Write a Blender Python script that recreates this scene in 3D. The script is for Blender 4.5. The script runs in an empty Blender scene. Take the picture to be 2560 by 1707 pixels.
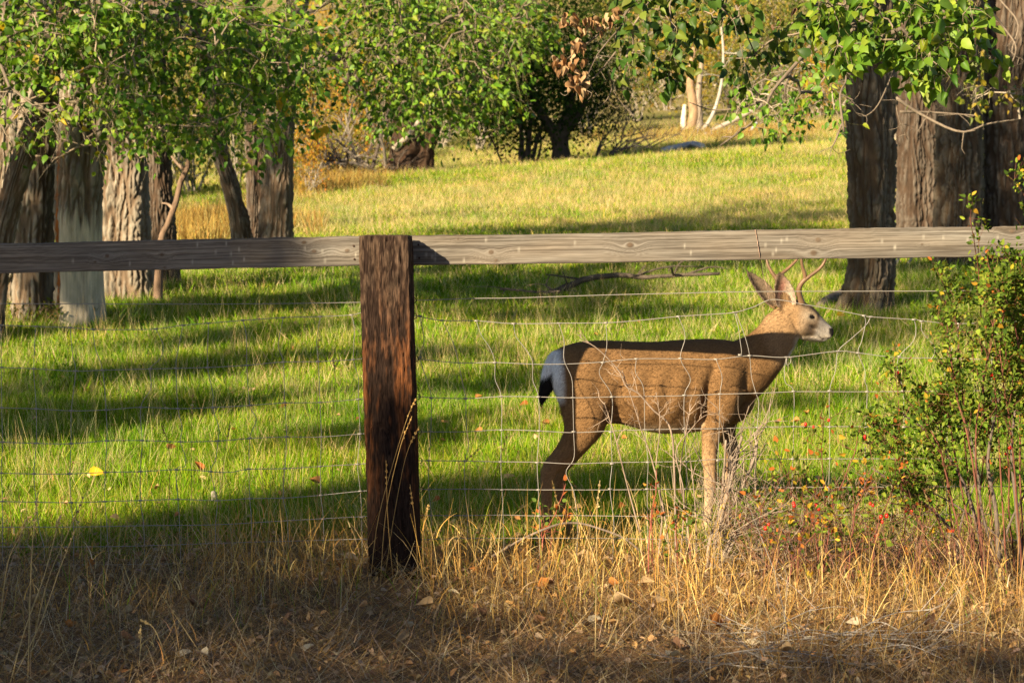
import bpy, math, random
import numpy as np
from mathutils import Vector, Matrix

random.seed(7)
rng = np.random.default_rng(7)
scene = bpy.context.scene
COL = scene.collection
PI = math.pi

# ------------------------------------------------------------------ camera
F = 2560 * 70.0 / 36.0            # focal length in photo pixels
PITCH = math.atan((853.5 - 530.0) / F)
CAM = np.array([0.0, 0.0, 1.6])
cam_d = bpy.data.cameras.new("camera")
cam = bpy.data.objects.new("camera", cam_d)
COL.objects.link(cam)
cam.location = CAM
cam.rotation_euler = (PI / 2 - PITCH, 0, 0)
cam_d.lens = 70.0
cam_d.sensor_width = 36.0
cam_d.clip_start = 0.1
cam_d.clip_end = 2000
cam_d.dof.use_dof = True
cam_d.dof.focus_distance = 9.3
cam_d.dof.aperture_fstop = 7.1
scene.camera = cam

# ------------------------------------------------------------------ light
SUN = np.array([0.84, 1.0, -0.55])          # direction in which sunlight travels
SUNN = SUN / np.linalg.norm(SUN)
elev = math.asin(-SUNN[2])
world = bpy.data.worlds.new("World")
scene.world = world
world.use_nodes = True
wt = world.node_tree
sky = wt.nodes.new("ShaderNodeTexSky")
sky.sky_type = 'NISHITA'
sky.sun_disc = False
sky.altitude = 800.0
sky.air_density = 0.7
sky.dust_density = 0.5
sky.ozone_density = 0.5
sky.sun_elevation = elev
sky.sun_rotation = math.atan2(-SUNN[0], -SUNN[1])
bg = wt.nodes["Background"]
bg.inputs[1].default_value = 0.05
wt.links.new(sky.outputs[0], bg.inputs[0])
sun_d = bpy.data.lights.new("sun", 'SUN')
sun_d.energy = 5.0
sun_d.angle = math.radians(0.53)
sun_d.color = (1.0, 0.83, 0.56)
sun = bpy.data.objects.new("sun", sun_d)
COL.objects.link(sun)
sun.rotation_euler = Vector(SUNN).to_track_quat('-Z', 'Y').to_euler()
sun.location = (-20, -20, 20)
vs = scene.view_settings
vs.view_transform = 'Standard'
vs.look = 'None'
vs.exposure = 1.4
vs.gamma = 1.0
vs.use_curve_mapping = False
scene.render.engine = 'CYCLES'
cy = scene.cycles
cy.max_bounces = 4
cy.diffuse_bounces = 2
cy.glossy_bounces = 2
cy.transmission_bounces = 3
cy.transparent_max_bounces = 4
cy.caustics_reflective = False
cy.caustics_refractive = False
cy.use_denoising = True
cy.denoiser = 'OPENIMAGEDENOISE'
cy.denoising_input_passes = 'RGB_ALBEDO_NORMAL'
cy.denoising_prefilter = 'NONE'
cy.use_adaptive_sampling = True
cy.adaptive_threshold = 0.02
cy.sample_clamp_indirect = 4.0

# ------------------------------------------------------------------ helpers
_FW = np.array([0, math.cos(PITCH), -math.sin(PITCH)])
_UP = np.array([0, math.sin(PITCH), math.cos(PITCH)])


def at(px, py, Y):
    """world point on the view ray of photo pixel (px,py) at distance Y"""
    d = np.array([(px - 1280) / F, 0, 0]) + _UP * ((853.5 - py) / F) + _FW
    return CAM + d * (Y / d[1])


def to_px(P):
    P = np.atleast_2d(P) - CAM
    zc = P @ _FW
    return np.stack([1280 + F * P[:, 0] / zc, 853.5 - F * (P @ _UP) / zc], 1), zc


def smooth(a, b, x):
    t = np.clip((x - a) / (b - a), 0, 1)
    return t * t * (3 - 2 * t)


_perm = np.random.default_rng(3).permutation(512)
_perm = np.concatenate([_perm, _perm, _perm])
_grad = np.random.default_rng(4).normal(size=(512, 3))
_grad /= np.linalg.norm(_grad, axis=1)[:, None]


def pn(x, y, z):
    """gradient noise, about -0.7..0.7"""
    x, y, z = np.broadcast_arrays(np.asarray(x, float), np.asarray(y, float), np.asarray(z, float))
    xi, yi, zi = np.floor(x).astype(int), np.floor(y).astype(int), np.floor(z).astype(int)
    xf, yf, zf = x - xi, y - yi, z - zi
    u, v, w = [t * t * t * (t * (t * 6 - 15) + 10) for t in (xf, yf, zf)]

    def g(i, j, k):
        h = _perm[(_perm[(_perm[(xi + i) & 511] + yi + j) & 511] + zi + k) & 511]
        gr = _grad[h]
        return gr[..., 0] * (xf - i) + gr[..., 1] * (yf - j) + gr[..., 2] * (zf - k)
    x00 = g(0, 0, 0) * (1 - u) + g(1, 0, 0) * u
    x10 = g(0, 1, 0) * (1 - u) + g(1, 1, 0) * u
    x01 = g(0, 0, 1) * (1 - u) + g(1, 0, 1) * u
    x11 = g(0, 1, 1) * (1 - u) + g(1, 1, 1) * u
    return (x00 * (1 - v) + x10 * v) * (1 - w) + (x01 * (1 - v) + x11 * v) * w


def fbm(x, y, z, o=3):
    r, a = 0, 1.0
    for i in range(o):
        r = r + a * pn(x * 2 ** i + 7.1 * i, y * 2 ** i, z * 2 ** i)
        a *= 0.5
    return r


class MB:
    """collects vertices, quads/tris, one colour per vertex, material index per face"""

    def __init__(self):
        self.v, self.c, self.q, self.t, self.qm, self.tm, self.n = [], [], [], [], [], [], 0

    def add(self, V, quads=None, tris=None, col=None, mat=0):
        V = np.asarray(V, float).reshape(-1, 3)
        self.v.append(V)
        if col is None:
            col = np.ones((len(V), 3)) * 0.5
        col = np.asarray(col, float)
        if col.ndim == 1:
            col = np.tile(col, (len(V), 1))
        self.c.append(col)
        if quads is not None and len(quads):
            self.q.append(np.asarray(quads, int) + self.n)
            self.qm.append(np.full(len(quads), mat))
        if tris is not None and len(tris):
            self.t.append(np.asarray(tris, int) + self.n)
            self.tm.append(np.full(len(tris), mat))
        self.n += len(V)

    def mesh(self, name, mats, origin=(0, 0, 0), smooth_shade=True):
        me = bpy.data.meshes.new(name)
        V = np.concatenate(self.v) - np.asarray(origin)
        me.vertices.add(len(V))
        me.vertices.foreach_set("co", V.astype(np.float32).ravel())
        li, tot, mi = [], [], []
        if self.q:
            Q = np.concatenate(self.q)
            li.append(Q.ravel()); tot.append(np.full(len(Q), 4)); mi.append(np.concatenate(self.qm))
        if self.t:
            T = np.concatenate(self.t)
            li.append(T.ravel()); tot.append(np.full(len(T), 3)); mi.append(np.concatenate(self.tm))
        li = np.concatenate(li).astype(np.int32)
        tot = np.concatenate(tot).astype(np.int32)
        me.loops.add(len(li))
        me.loops.foreach_set("vertex_index", li)
        me.polygons.add(len(tot))
        me.polygons.foreach_set("loop_start", (np.cumsum(tot) - tot).astype(np.int32))
        me.polygons.foreach_set("material_index", np.concatenate(mi).astype(np.int32))
        me.polygons.foreach_set("use_smooth", np.full(len(tot), smooth_shade))
        me.update(calc_edges=True)
        a = me.color_attributes.new("Col", 'FLOAT_COLOR', 'POINT')
        C = np.concatenate(self.c)
        a.data.foreach_set("color", np.concatenate([C, np.ones((len(C), 1))], 1).astype(np.float32).ravel())
        for m in (mats if isinstance(mats, (list, tuple)) else [mats]):
            me.materials.append(m)
        return me

    def build(self, name, mats, parent=None, base=None, smooth_shade=True):
        org = np.array(parent["_b"]) if parent is not None else (np.zeros(3) if base is None else np.asarray(base, float))
        me = self.mesh(name, mats, org, smooth_shade)
        o = bpy.data.objects.new(name, me)
        COL.objects.link(o)
        if parent is not None:
            o.parent = parent
            o["_b"] = list(map(float, org))
        else:
            o.location = org
            o["_b"] = list(map(float, org))
        return o


def tag(o, label=None, cat=None, group=None, kind=None):
    if label: o["label"] = label
    if cat: o["category"] = cat
    if group: o["group"] = group
    if kind: o["kind"] = kind
    return o


def thing(name, label, cat, base, group=None):
    o = bpy.data.objects.new(name, None)
    COL.objects.link(o)
    o.location = base
    o.empty_display_size = 0.1
    o["_b"] = [float(x) for x in base]
    return tag(o, label, cat, group)


def unit(v):
    v = np.asarray(v, float)
    return v / (np.linalg.norm(v, axis=-1, keepdims=True) + 1e-12)


def spline(P, n):
    """Catmull-Rom through control rows P (any columns), n samples"""
    P = np.asarray(P, float)
    k = len(P)
    if k == 2:
        s = np.linspace(0, 1, n)[:, None]
        return P[0] * (1 - s) + P[1] * s
    E = np.vstack([2 * P[0] - P[1], P, 2 * P[-1] - P[-2]])
    s = np.linspace(0, k - 1 - 1e-9, n)
    i = np.floor(s).astype(int)
    t = (s - i)[:, None]
    a, b, c, d = E[i], E[i + 1], E[i + 2], E[i + 3]
    return 0.5 * (2 * b + (c - a) * t + (2 * a - 5 * b + 4 * c - d) * t ** 2 + (3 * b - a - 3 * c + d) * t ** 3)


def frames(P):
    T = unit(np.gradient(P, axis=0))
    ref = np.array([0.31, 0.17, 0.93]) if abs(T[0][2]) < 0.8 else np.array([0.93, 0.31, 0.17])
    U = np.zeros_like(T)
    u = unit(np.cross(T[0], ref))
    for i in range(len(P)):
        u = unit(u - T[i] * np.dot(u, T[i]))
        U[i] = u
    return T, U, np.cross(T, U)


def tube(mb, P, R, sides=5, col=(.3, .25, .2), caps=True, mat=0, vary=0.0):
    P = np.asarray(P, float)
    n = len(P)
    R = np.broadcast_to(np.asarray(R, float), (n,))
    T, U, W = frames(P)
    a = np.arange(sides) * 2 * PI / sides
    ring = U[:, None] * np.cos(a)[None, :, None] + W[:, None] * np.sin(a)[None, :, None]
    V = P[:, None] + ring * R[:, None, None]
    i = np.arange(n - 1)[:, None] * sides
    j = np.arange(sides)[None]
    k = (j + 1) % sides
    q = np.stack([i + j, i + k, i + sides + k, i + sides + j], -1).reshape(-1, 4)
    V = V.reshape(-1, 3)
    tr = []
    if caps:
        c0, c1 = len(V), len(V) + 1
        V = np.vstack([V, P[0], P[-1]])
        for s in range(sides):
            tr.append([c0, (s + 1) % sides, s])
            tr.append([c1, (n - 1) * sides + s, (n - 1) * sides + (s + 1) % sides])
    c = np.tile(np.asarray(col, float), (len(V), 1))
    if vary:
        c = c * (1 + vary * pn(V[:, 0] * 30, V[:, 1] * 30, V[:, 2] * 12)[:, None])
    mb.add(V, q, tr, c, mat)


def blades(mb, B, L, az, lean, bend, W, col, segs=3, sideaz=None, mat=0, tipcol=None):
    """vectorised curved ribbons"""
    n = len(B)
    if sideaz is None:
        sideaz = rng.uniform(0, 2 * PI, n)
    pos = np.array(B, float)
    side = np.stack([np.cos(sideaz), np.sin(sideaz), np.zeros(n)], 1)
    rows = []
    for s in range(segs + 1):
        f = s / segs
        w = W * (1 - f ** 1.6) * 0.5 + 0.0002
        rows.append(np.stack([pos - side * w[:, None], pos + side * w[:, None]], 1))
        ph = lean + bend * (f + 0.5 / segs)
        st = (L / segs)[:, None]
        pos = pos + st * np.stack([np.sin(ph) * np.cos(az), np.sin(ph) * np.sin(az), np.cos(ph)], 1)
    V = np.stack(rows, 1)                       # n, segs+1, 2, 3
    k = (segs + 1) * 2
    base = (np.arange(n) * k)[:, None, None]
    s = (np.arange(segs) * 2)[None, :, None]
    q = (base + s + np.array([0, 1, 3, 2])[None, None]).reshape(-1, 4)
    col = np.asarray(col, float)
    if col.ndim == 1:
        col = np.tile(col, (n, 1))
    C = np.repeat(col, k, 0)
    if tipcol is not None:
        t = np.tile(np.repeat(np.linspace(0, 1, segs + 1), 2), n)[:, None]
        tc = np.repeat(np.broadcast_to(tipcol, (n, 3)), k, 0)
        C = C * (1 - t) + tc * t
    mb.add(V.reshape(-1, 3), q, None, C, mat)


# leaf template: x along the blade, y across, z fold
LEAF_V = np.array([[0, 0, 0], [.38, 0, -.04], [.72, 0, -.03], [1, 0, -.10],
                   [.06, .24, .05], [.28, .38, .10], [.58, .29, .07], [.83, .11, -.01],
                   [.06, -.24, .05], [.28, -.38, .10], [.58, -.29, .07], [.83, -.11, -.01]])
LEAF_T = np.array([[0, 1, 4], [4, 1, 5], [1, 2, 5], [5, 2, 6], [2, 3, 7], [2, 7, 6],
                   [0, 8, 1], [8, 9, 1], [1, 9, 2], [9, 10, 2], [2, 11, 3], [2, 10, 11]])
OVAL_V = np.array([[0, 0, 0], [.5, 0, -.05], [1, 0, 0], [.3, .26, .05], [.7, .22, .04], [.3, -.26, .05], [.7, -.22, .04]])
OVAL_T = np.array([[0, 1, 3], [3, 1, 4], [1, 2, 4], [0, 5, 1], [5, 6, 1], [1, 6, 2]])
QUAD_V = np.array([[0, 0, 0], [.45, .32, .06], [1, 0, 0], [.5, -.32, .06]])
QUAD_T = np.array([[0, 2, 1], [0, 3, 2]])


def leaf_frames(D, N):
    D = unit(D)
    N = unit(N - D * np.sum(N * D, 1, keepdims=True))
    return D, np.cross(N, D), N


def leaves(mb, P, D, N, S, col, tmpl=(LEAF_V, LEAF_T), curl=0.0, mat=0):
    n = len(P)
    if n == 0:
        return
    D, Y, N = leaf_frames(D, N)
    tv, tt = tmpl
    tv = np.tile(tv[None], (n, 1, 1))
    if np.any(curl):
        cu = np.broadcast_to(np.asarray(curl, float), (n,))[:, None]
        tv[:, :, 2] += cu * (np.abs(tv[:, :, 1]) * 1.5 + (tv[:, :, 0] - .5) ** 2)
        tv[:, :, 1] *= 1 - 0.35 * np.abs(cu)
    S = np.asarray(S)[:, None, None]
    V = P[:, None] + S * (tv[:, :, :1] * D[:, None] + tv[:, :, 1:2] * Y[:, None] + tv[:, :, 2:] * N[:, None])
    k = tv.shape[1]
    T = (np.arange(n)[:, None, None] * k + tt[None]).reshape(-1, 3)
    col = np.asarray(col, float)
    if col.ndim == 1:
        col = np.tile(col, (n, 1))
    mb.add(V.reshape(-1, 3), None, T, np.repeat(col, k, 0), mat)


def pick(cols, n, p=None, jit=0.15):
    cols = np.asarray(cols, float)
    i = rng.choice(len(cols), n, p=p)
    return np.clip(cols[i] * (1 + rng.normal(0, jit, (n, 1))) * (1 + rng.normal(0, jit * .3, (n, 3))), .004, .95)


# ------------------------------------------------------------------ materials
def nodes_of(name):
    m = bpy.data.materials.new(name)
    m.use_nodes = True
    nt = m.node_tree
    b = nt.nodes["Principled BSDF"]
    return m, nt, b


def mat_col(name, rough=0.8, spec=0.25, nscale=30, namt=0.35, bump=0.0, bscale=60, stretch=(1, 1, 1), bdist=0.01):
    """vertex colour times procedural noise, with fine procedural relief"""
    m, nt, b = nodes_of(name)
    at_ = nt.nodes.new("ShaderNodeAttribute"); at_.attribute_name = "Col"
    geo = nt.nodes.new("ShaderNodeNewGeometry")
    mp = nt.nodes.new("ShaderNodeMapping"); mp.inputs['Scale'].default_value = stretch
    nt.links.new(geo.outputs['Position'], mp.inputs['Vector'])
    nz = nt.nodes.new("ShaderNodeTexNoise")
    nz.inputs['Scale'].default_value = nscale
    nz.inputs['Detail'].default_value = 4
    nt.links.new(mp.outputs[0], nz.inputs['Vector'])
    mr = nt.nodes.new("ShaderNodeMapRange")
    mr.inputs['From Min'].default_value = 0.25; mr.inputs['From Max'].default_value = 0.75
    mr.inputs['To Min'].default_value = 1 - namt; mr.inputs['To Max'].default_value = 1 + namt
    nt.links.new(nz.outputs['Fac'], mr.inputs['Value'])
    mx = nt.nodes.new("ShaderNodeVectorMath"); mx.operation = 'SCALE'
    nt.links.new(at_.outputs['Color'], mx.inputs[0])
    nt.links.new(mr.outputs[0], mx.inputs['Scale'])
    nt.links.new(mx.outputs[0], b.inputs['Base Color'])
    b.inputs['Roughness'].default_value = rough
    b.inputs['Specular IOR Level'].default_value = spec
    if bump:
        n2 = nt.nodes.new("ShaderNodeTexNoise")
        n2.inputs['Scale'].default_value = bscale; n2.inputs['Detail'].default_value = 5
        nt.links.new(mp.outputs[0], n2.inputs['Vector'])
        bp = nt.nodes.new("ShaderNodeBump")
        bp.inputs['Strength'].default_value = bump; bp.inputs['Distance'].default_value = bdist
        nt.links.new(n2.outputs['Fac'], bp.inputs['Height'])
        nt.links.new(bp.outputs[0], b.inputs['Normal'])
    return m


def mat_leaf(name, transl=0.35, rough=0.42, spec=0.45, tint=(1.25, 1.15, .6), patch=0.0, matte=False):
    m, nt, b = nodes_of(name)
    if matte:
        nt.nodes.remove(b)
        b = nt.nodes.new("ShaderNodeBsdfDiffuse")
    at_ = nt.nodes.new("ShaderNodeAttribute"); at_.attribute_name = "Col"
    src = at_.outputs['Color']
    if patch:
        geo = nt.nodes.new("ShaderNodeNewGeometry")
        nz = nt.nodes.new("ShaderNodeTexNoise"); nz.inputs['Scale'].default_value = 0.55; nz.inputs['Detail'].default_value = 5
        nt.links.new(geo.outputs['Position'], nz.inputs['Vector'])
        oi = nt.nodes.new("ShaderNodeObjectInfo")
        ad = nt.nodes.new("ShaderNodeMath"); ad.operation = 'MULTIPLY_ADD'
        nt.links.new(oi.outputs['Random'], ad.inputs[0]); ad.inputs[1].default_value = 0.18
        nt.links.new(nz.outputs['Fac'], ad.inputs[2])
        mr = nt.nodes.new("ShaderNodeMapRange")
        mr.inputs['From Min'].default_value = 0.4; mr.inputs['From Max'].default_value = 0.75
        nt.links.new(ad.outputs[0], mr.inputs['Value'])
        mx = nt.nodes.new("ShaderNodeMix"); mx.data_type = 'RGBA'; mx.blend_type = 'MULTIPLY'
        mx.inputs[0].default_value = 1.0
        rp = nt.nodes.new("ShaderNodeMix"); rp.data_type = 'RGBA'
        rp.inputs[6].default_value = (1 - patch * .55, 1 - patch * .2, 1 - patch * .3, 1)
        rp.inputs[7].default_value = (1 + patch * 1.1, 1 + patch * .35, 1 + patch * .25, 1)
        nt.links.new(mr.outputs[0], rp.inputs[0])
        nt.links.new(src, mx.inputs[6]); nt.links.new(rp.outputs[2], mx.inputs[7])
        src = mx.outputs[2]
    nt.links.new(src, b.inputs[0])
    if not matte:
        b.inputs['Roughness'].default_value = rough
        b.inputs['Specular IOR Level'].default_value = spec
    tr = nt.nodes.new("ShaderNodeBsdfTranslucent")
    vm = nt.nodes.new("ShaderNodeVectorMath"); vm.operation = 'MULTIPLY'
    vm.inputs[1].default_value = tint
    nt.links.new(src, vm.inputs[0]); nt.links.new(vm.outputs[0], tr.inputs['Color'])
    ms = nt.nodes.new("ShaderNodeMixShader"); ms.inputs[0].default_value = transl
    nt.links.new(b.outputs[0], ms.inputs[1]); nt.links.new(tr.outputs[0], ms.inputs[2])
    nt.links.new(ms.outputs[0], nt.nodes["Material Output"].inputs['Surface'])
    return m


M_GROUND = mat_col("soil_and_thatch", .95, .1, 9, .45, .6, 35, bdist=.03)
M_BARK = mat_col("cottonwood_bark", .92, .15, 16, .35, .7, 45, (1, 1, .25), bdist=.012)
M_TWIG = mat_col("twig_bark", .85, .2, 40, .3)
M_LEAF = mat_leaf("cottonwood_leaf", .36, .5, .32)
M_LEAF2 = mat_leaf("shrub_leaf", .33, .5, .3, matte=True)
M_DRYLEAF = mat_leaf("dry_leaf", .2, .75, .2, (1.1, 1, .8))
M_GRASS = mat_leaf("grass_blade", .36, .5, .3, (1.15, 1.1, .6), patch=.28, matte=True)
M_STRAW = mat_leaf("dry_straw", .25, .65, .25, (1.1, 1, .7), matte=True)
M_RAIL = mat_col("weathered_board", .85, .15, 60, .15, .25, 220, (.15, 1, 1), bdist=.002)
M_POST = mat_col("creosoted_tie", .9, .08, 200, .85, 1.0, 240, (1, 1, .11), bdist=.006)
M_COAT = mat_col("deer_coat", .85, .15, 160, .22, .45, 260, bdist=.004)
M_ANTLER = mat_col("antler", .5, .4, 50, .2, .3, 120, (1, 1, .3), bdist=.002)
M_EYE, _, _b = nodes_of("eye")
_b.inputs['Base Color'].default_value = (.006, .004, .003, 1); _b.inputs['Roughness'].default_value = .08
M_WIRE, _, _b = nodes_of("galvanised_wire")
_b.inputs['Base Color'].default_value = (.30, .27, .235, 1); _b.inputs['Metallic'].default_value = .2
_b.inputs['Roughness'].default_value = .5
M_HIP, _, _b = nodes_of("rose_hip_skin")
_b.inputs['Base Color'].default_value = (.55, .02, .01, 1); _b.inputs['Roughness'].default_value = .3
M_PIPE = mat_col("aluminium_pipe", .5, .5, 10, .2)


# ------------------------------------------------------------------ terrain
_Yk = np.array([-60, 0, 11, 16, 22, 28, 34, 40, 50, 60, 68, 74, 80, 88, 97, 112, 140, 200, 300, 520, 1200])
_Zk = np.array([-.3, 0, 0, .1, .34, .6, .85, 1.12, 1.62, 2.3, 3.05, 3.22, 3.3, 3.75, 4.7, 6.1, 9.05, 17.5, 40, 85, 190])
_Yf = np.linspace(-60, 1200, 5041)
_Zf = np.interp(_Yf, _Yk, _Zk)
_ker = np.hanning(21); _ker /= _ker.sum()
_Zf[10:-10] = np.convolve(_Zf, _ker, 'valid')


def ground(X, Y):
    X = np.asarray(X, float); Y = np.asarray(Y, float)
    z = np.interp(Y, _Yf, _Zf)
    w = smooth(30, 70, Y) * (1 - .55 * smooth(75, 120, Y))
    z = z + w * .065 * np.clip(X, -30, 30)
    z = z + .035 * pn(X * .8, Y * .8, 3.3) + .012 * pn(X * 3, Y * 3, 8.1) + .10 * smooth(14, 40, Y) * pn(X * .21, Y * .21, 1.7)
    z = z + .05 * smooth(8.8, 7.6, Y) * smooth(4.2, 5, Y) * 0
    return z


def gpx(px, py):
    """point of the ground seen at a photo pixel"""
    lo, hi = 5.0, 400.0
    Ys = np.concatenate([np.linspace(5, 40, 400), np.linspace(40.2, 300, 700)])
    d = np.array([(px - 1280) / F, 0, 0]) + _UP * ((853.5 - py) / F) + _FW
    P = CAM + d * (Ys / d[1])[:, None]
    below = P[:, 2] <= ground(P[:, 0], P[:, 1])
    i = np.argmax(below) if below.any() else len(Ys) - 1
    return P[i]


def blob(X, Y, x0, y0, rx, ry):
    return np.exp(-(((X - x0) / rx) ** 2 + ((Y - y0) / ry) ** 2))


ys = np.concatenate([np.arange(-30, 5, 1.0), np.arange(5, 16, .12), np.arange(16, 40, .3), np.arange(40, 100, .7),
                     np.arange(100, 220, 3), np.arange(220, 1200, 40)])
xs = np.linspace(-1, 1, 141)
xs = np.sign(xs) * np.abs(xs) ** 1.8
hw = np.maximum(40, .5 * ys + 30)
GX = xs[None] * hw[:, None]
GY = np.repeat(ys[:, None], len(xs), 1)
GZ = ground(GX, GY)
mb = MB()
n1, n2 = GX.shape
idx = np.arange(n1 * n2).reshape(n1, n2)
q = np.stack([idx[:-1, :-1], idx[:-1, 1:], idx[1:, 1:], idx[1:, :-1]], -1).reshape(-1, 4)
fx, fy = GX.ravel(), GY.ravel()
litter = smooth(10.2, 8.8, fy + .5 * pn(fx * 1.3, fy * 1.3, 5))[:, None]
straw = smooth(-.1, .35, fbm(fx * .12, fy * .12, 2.2) + .12)[:, None] * smooth(32, 50, fy)[:, None]
hill = smooth(100, 150, fy)[:, None]
gc = np.array([.09, .12, .022]) * (1 - straw) + np.array([.26, .23, .08]) * straw
gc = gc * (1 - hill) + np.array([.26, .20, .08]) * hill
gc = gc * (1 - litter) + np.array([.17, .10, .055]) * litter
mb.add(np.stack([fx, fy, GZ.ravel()], 1), q, None, gc)
g = mb.build("meadow_ground", M_GROUND)
tag(g, kind="structure")


# ------------------------------------------------------------------ bark-covered trunks
def trunk(mb, ctl, sides=180, dz=.032, depth=.03, k=9.0, flare=.35, col=(.35, .30, .235), seed=0.0, zones=None, lobes=0.10):
    """ctl rows: x,y,z,r up the trunk. Furrowed bark as real displacement."""
    ctl = np.asarray(ctl, float)
    k = k * 1.55
    L = np.sum(np.linalg.norm(np.diff(ctl[:, :3], axis=0), axis=1))
    n = int(np.clip(L / dz, 12, 240))
    S = spline(ctl, n)
    P, R = S[:, :3], S[:, 3]
    a = np.arange(sides) * 2 * PI / sides
    z = P[:, 2:3] - P[0, 2]
    fl = 1 + flare * np.exp(-np.maximum(z, 0) / .4) * (1 + .45 * np.cos(a[None] * 5 + seed) + .25 * np.cos(a[None] * 3 + seed * 2))
    lob = 1 + lobes * np.cos(a[None] * 3 + seed + z * .3) + lobes * .6 * np.cos(a[None] * 5 - seed * 1.7 - z * .5)
    rr = R[:, None] * fl * lob
    cx, cyy = np.cos(a)[None] * R[:, None], np.sin(a)[None] * R[:, None]
    zz = P[:, 2:3] + 0 * a[None]
    wx = .06 * pn(cx * 3 + seed, cyy * 3, zz * 1.8) + .025 * pn(cx * 9, cyy * 9 + seed, zz * 6)
    nz_ = pn(cx * k + seed + wx * k * .45, cyy * k, zz * k * .13 + wx)
    n2_ = pn(cx * k * 2.1 + 9, cyy * k * 2.1 + seed, zz * k * .5)
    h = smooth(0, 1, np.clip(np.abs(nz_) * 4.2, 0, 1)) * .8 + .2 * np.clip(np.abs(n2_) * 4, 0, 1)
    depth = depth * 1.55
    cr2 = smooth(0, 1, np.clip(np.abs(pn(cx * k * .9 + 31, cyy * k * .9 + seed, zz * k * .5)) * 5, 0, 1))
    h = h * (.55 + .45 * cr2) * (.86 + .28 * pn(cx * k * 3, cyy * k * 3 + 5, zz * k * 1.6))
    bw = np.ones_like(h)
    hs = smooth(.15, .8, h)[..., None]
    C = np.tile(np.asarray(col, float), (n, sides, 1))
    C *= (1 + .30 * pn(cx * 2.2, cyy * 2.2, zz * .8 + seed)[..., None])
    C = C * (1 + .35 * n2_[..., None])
    C = C * .72 * ((1 - hs) * np.array([.62, .50, .42]) + hs)          # weathered grey ridges, browner inner bark; furrows painted darker to deepen their shading
    if zones is not None:
        C, bw = zones(C, bw, a, P, z, seed)
    rr = rr - depth * (1 - h) * bw
    V = np.stack([P[:, 0:1] + np.cos(a)[None] * rr, P[:, 1:2] + np.sin(a)[None] * rr, zz], -1)
    i = np.arange(n - 1)[:, None] * sides
    j = np.arange(sides)[None]
    kk = (j + 1) % sides
    q = np.stack([i + j, i + kk, i + sides + kk, i + sides + j], -1).reshape(-1, 4)
    V = V.reshape(-1, 3)
    top = len(V)
    V = np.vstack([V, P[-1]])
    tr = [[top, (n - 1) * sides + s, (n - 1) * sides + (s + 1) % sides] for s in range(sides)]
    C = np.vstack([C.reshape(-1, 3), [col]])
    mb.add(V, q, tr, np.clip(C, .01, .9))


def trunk_ctl(pxs, Y, ext=None, sink=.25):
    """rows (px,py,width px) at distance Y, bottom first -> x,y,z,r; optional extra rows in metres above"""
    out = []
    for (x, y, w) in pxs:
        p = at(x, y, Y)
        out.append([p[0], p[1], p[2], .5 * w * Y / F])
    out = np.array(out)
    # stand on the ground
    gz = float(ground(out[0, 0], out[0, 1]))
    out[0, 2] = gz - sink
    if ext:
        out = np.vstack([out, [[out[-1, 0] + e[0], out[-1, 1] + e[1], out[-1, 2] + e[2], e[3]] for e in ext]])
    return out


def prim(roots, targets, up=.8):
    """nearest-neighbour tree: returns parent index of each target (indices into roots+targets)"""
    N = np.vstack([roots, targets])
    nr = len(roots)
    nt_ = len(targets)
    best = np.full(nt_, np.inf); par = np.full(nt_, -1)
    depth = np.zeros(nr + nt_)
    done = np.zeros(nt_, bool)
    order = []

    def relax(i):
        d = np.linalg.norm(targets - N[i], axis=1) + up * np.maximum(0, targets[:, 2] - N[i][2]) + .12 * depth[i]
        m = (d < best) & ~done
        best[m] = d[m]; par[m] = i
    for i in range(nr):
        relax(i)
    for _ in range(nt_):
        b = np.where(done, np.inf, best)
        j = int(np.argmin(b))
        done[j] = True
        order.append(j)
        depth[nr + j] = depth[par[j]] + np.linalg.norm(targets[j] - N[par[j]])
        relax(nr + j)
    return N, par, order


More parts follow.
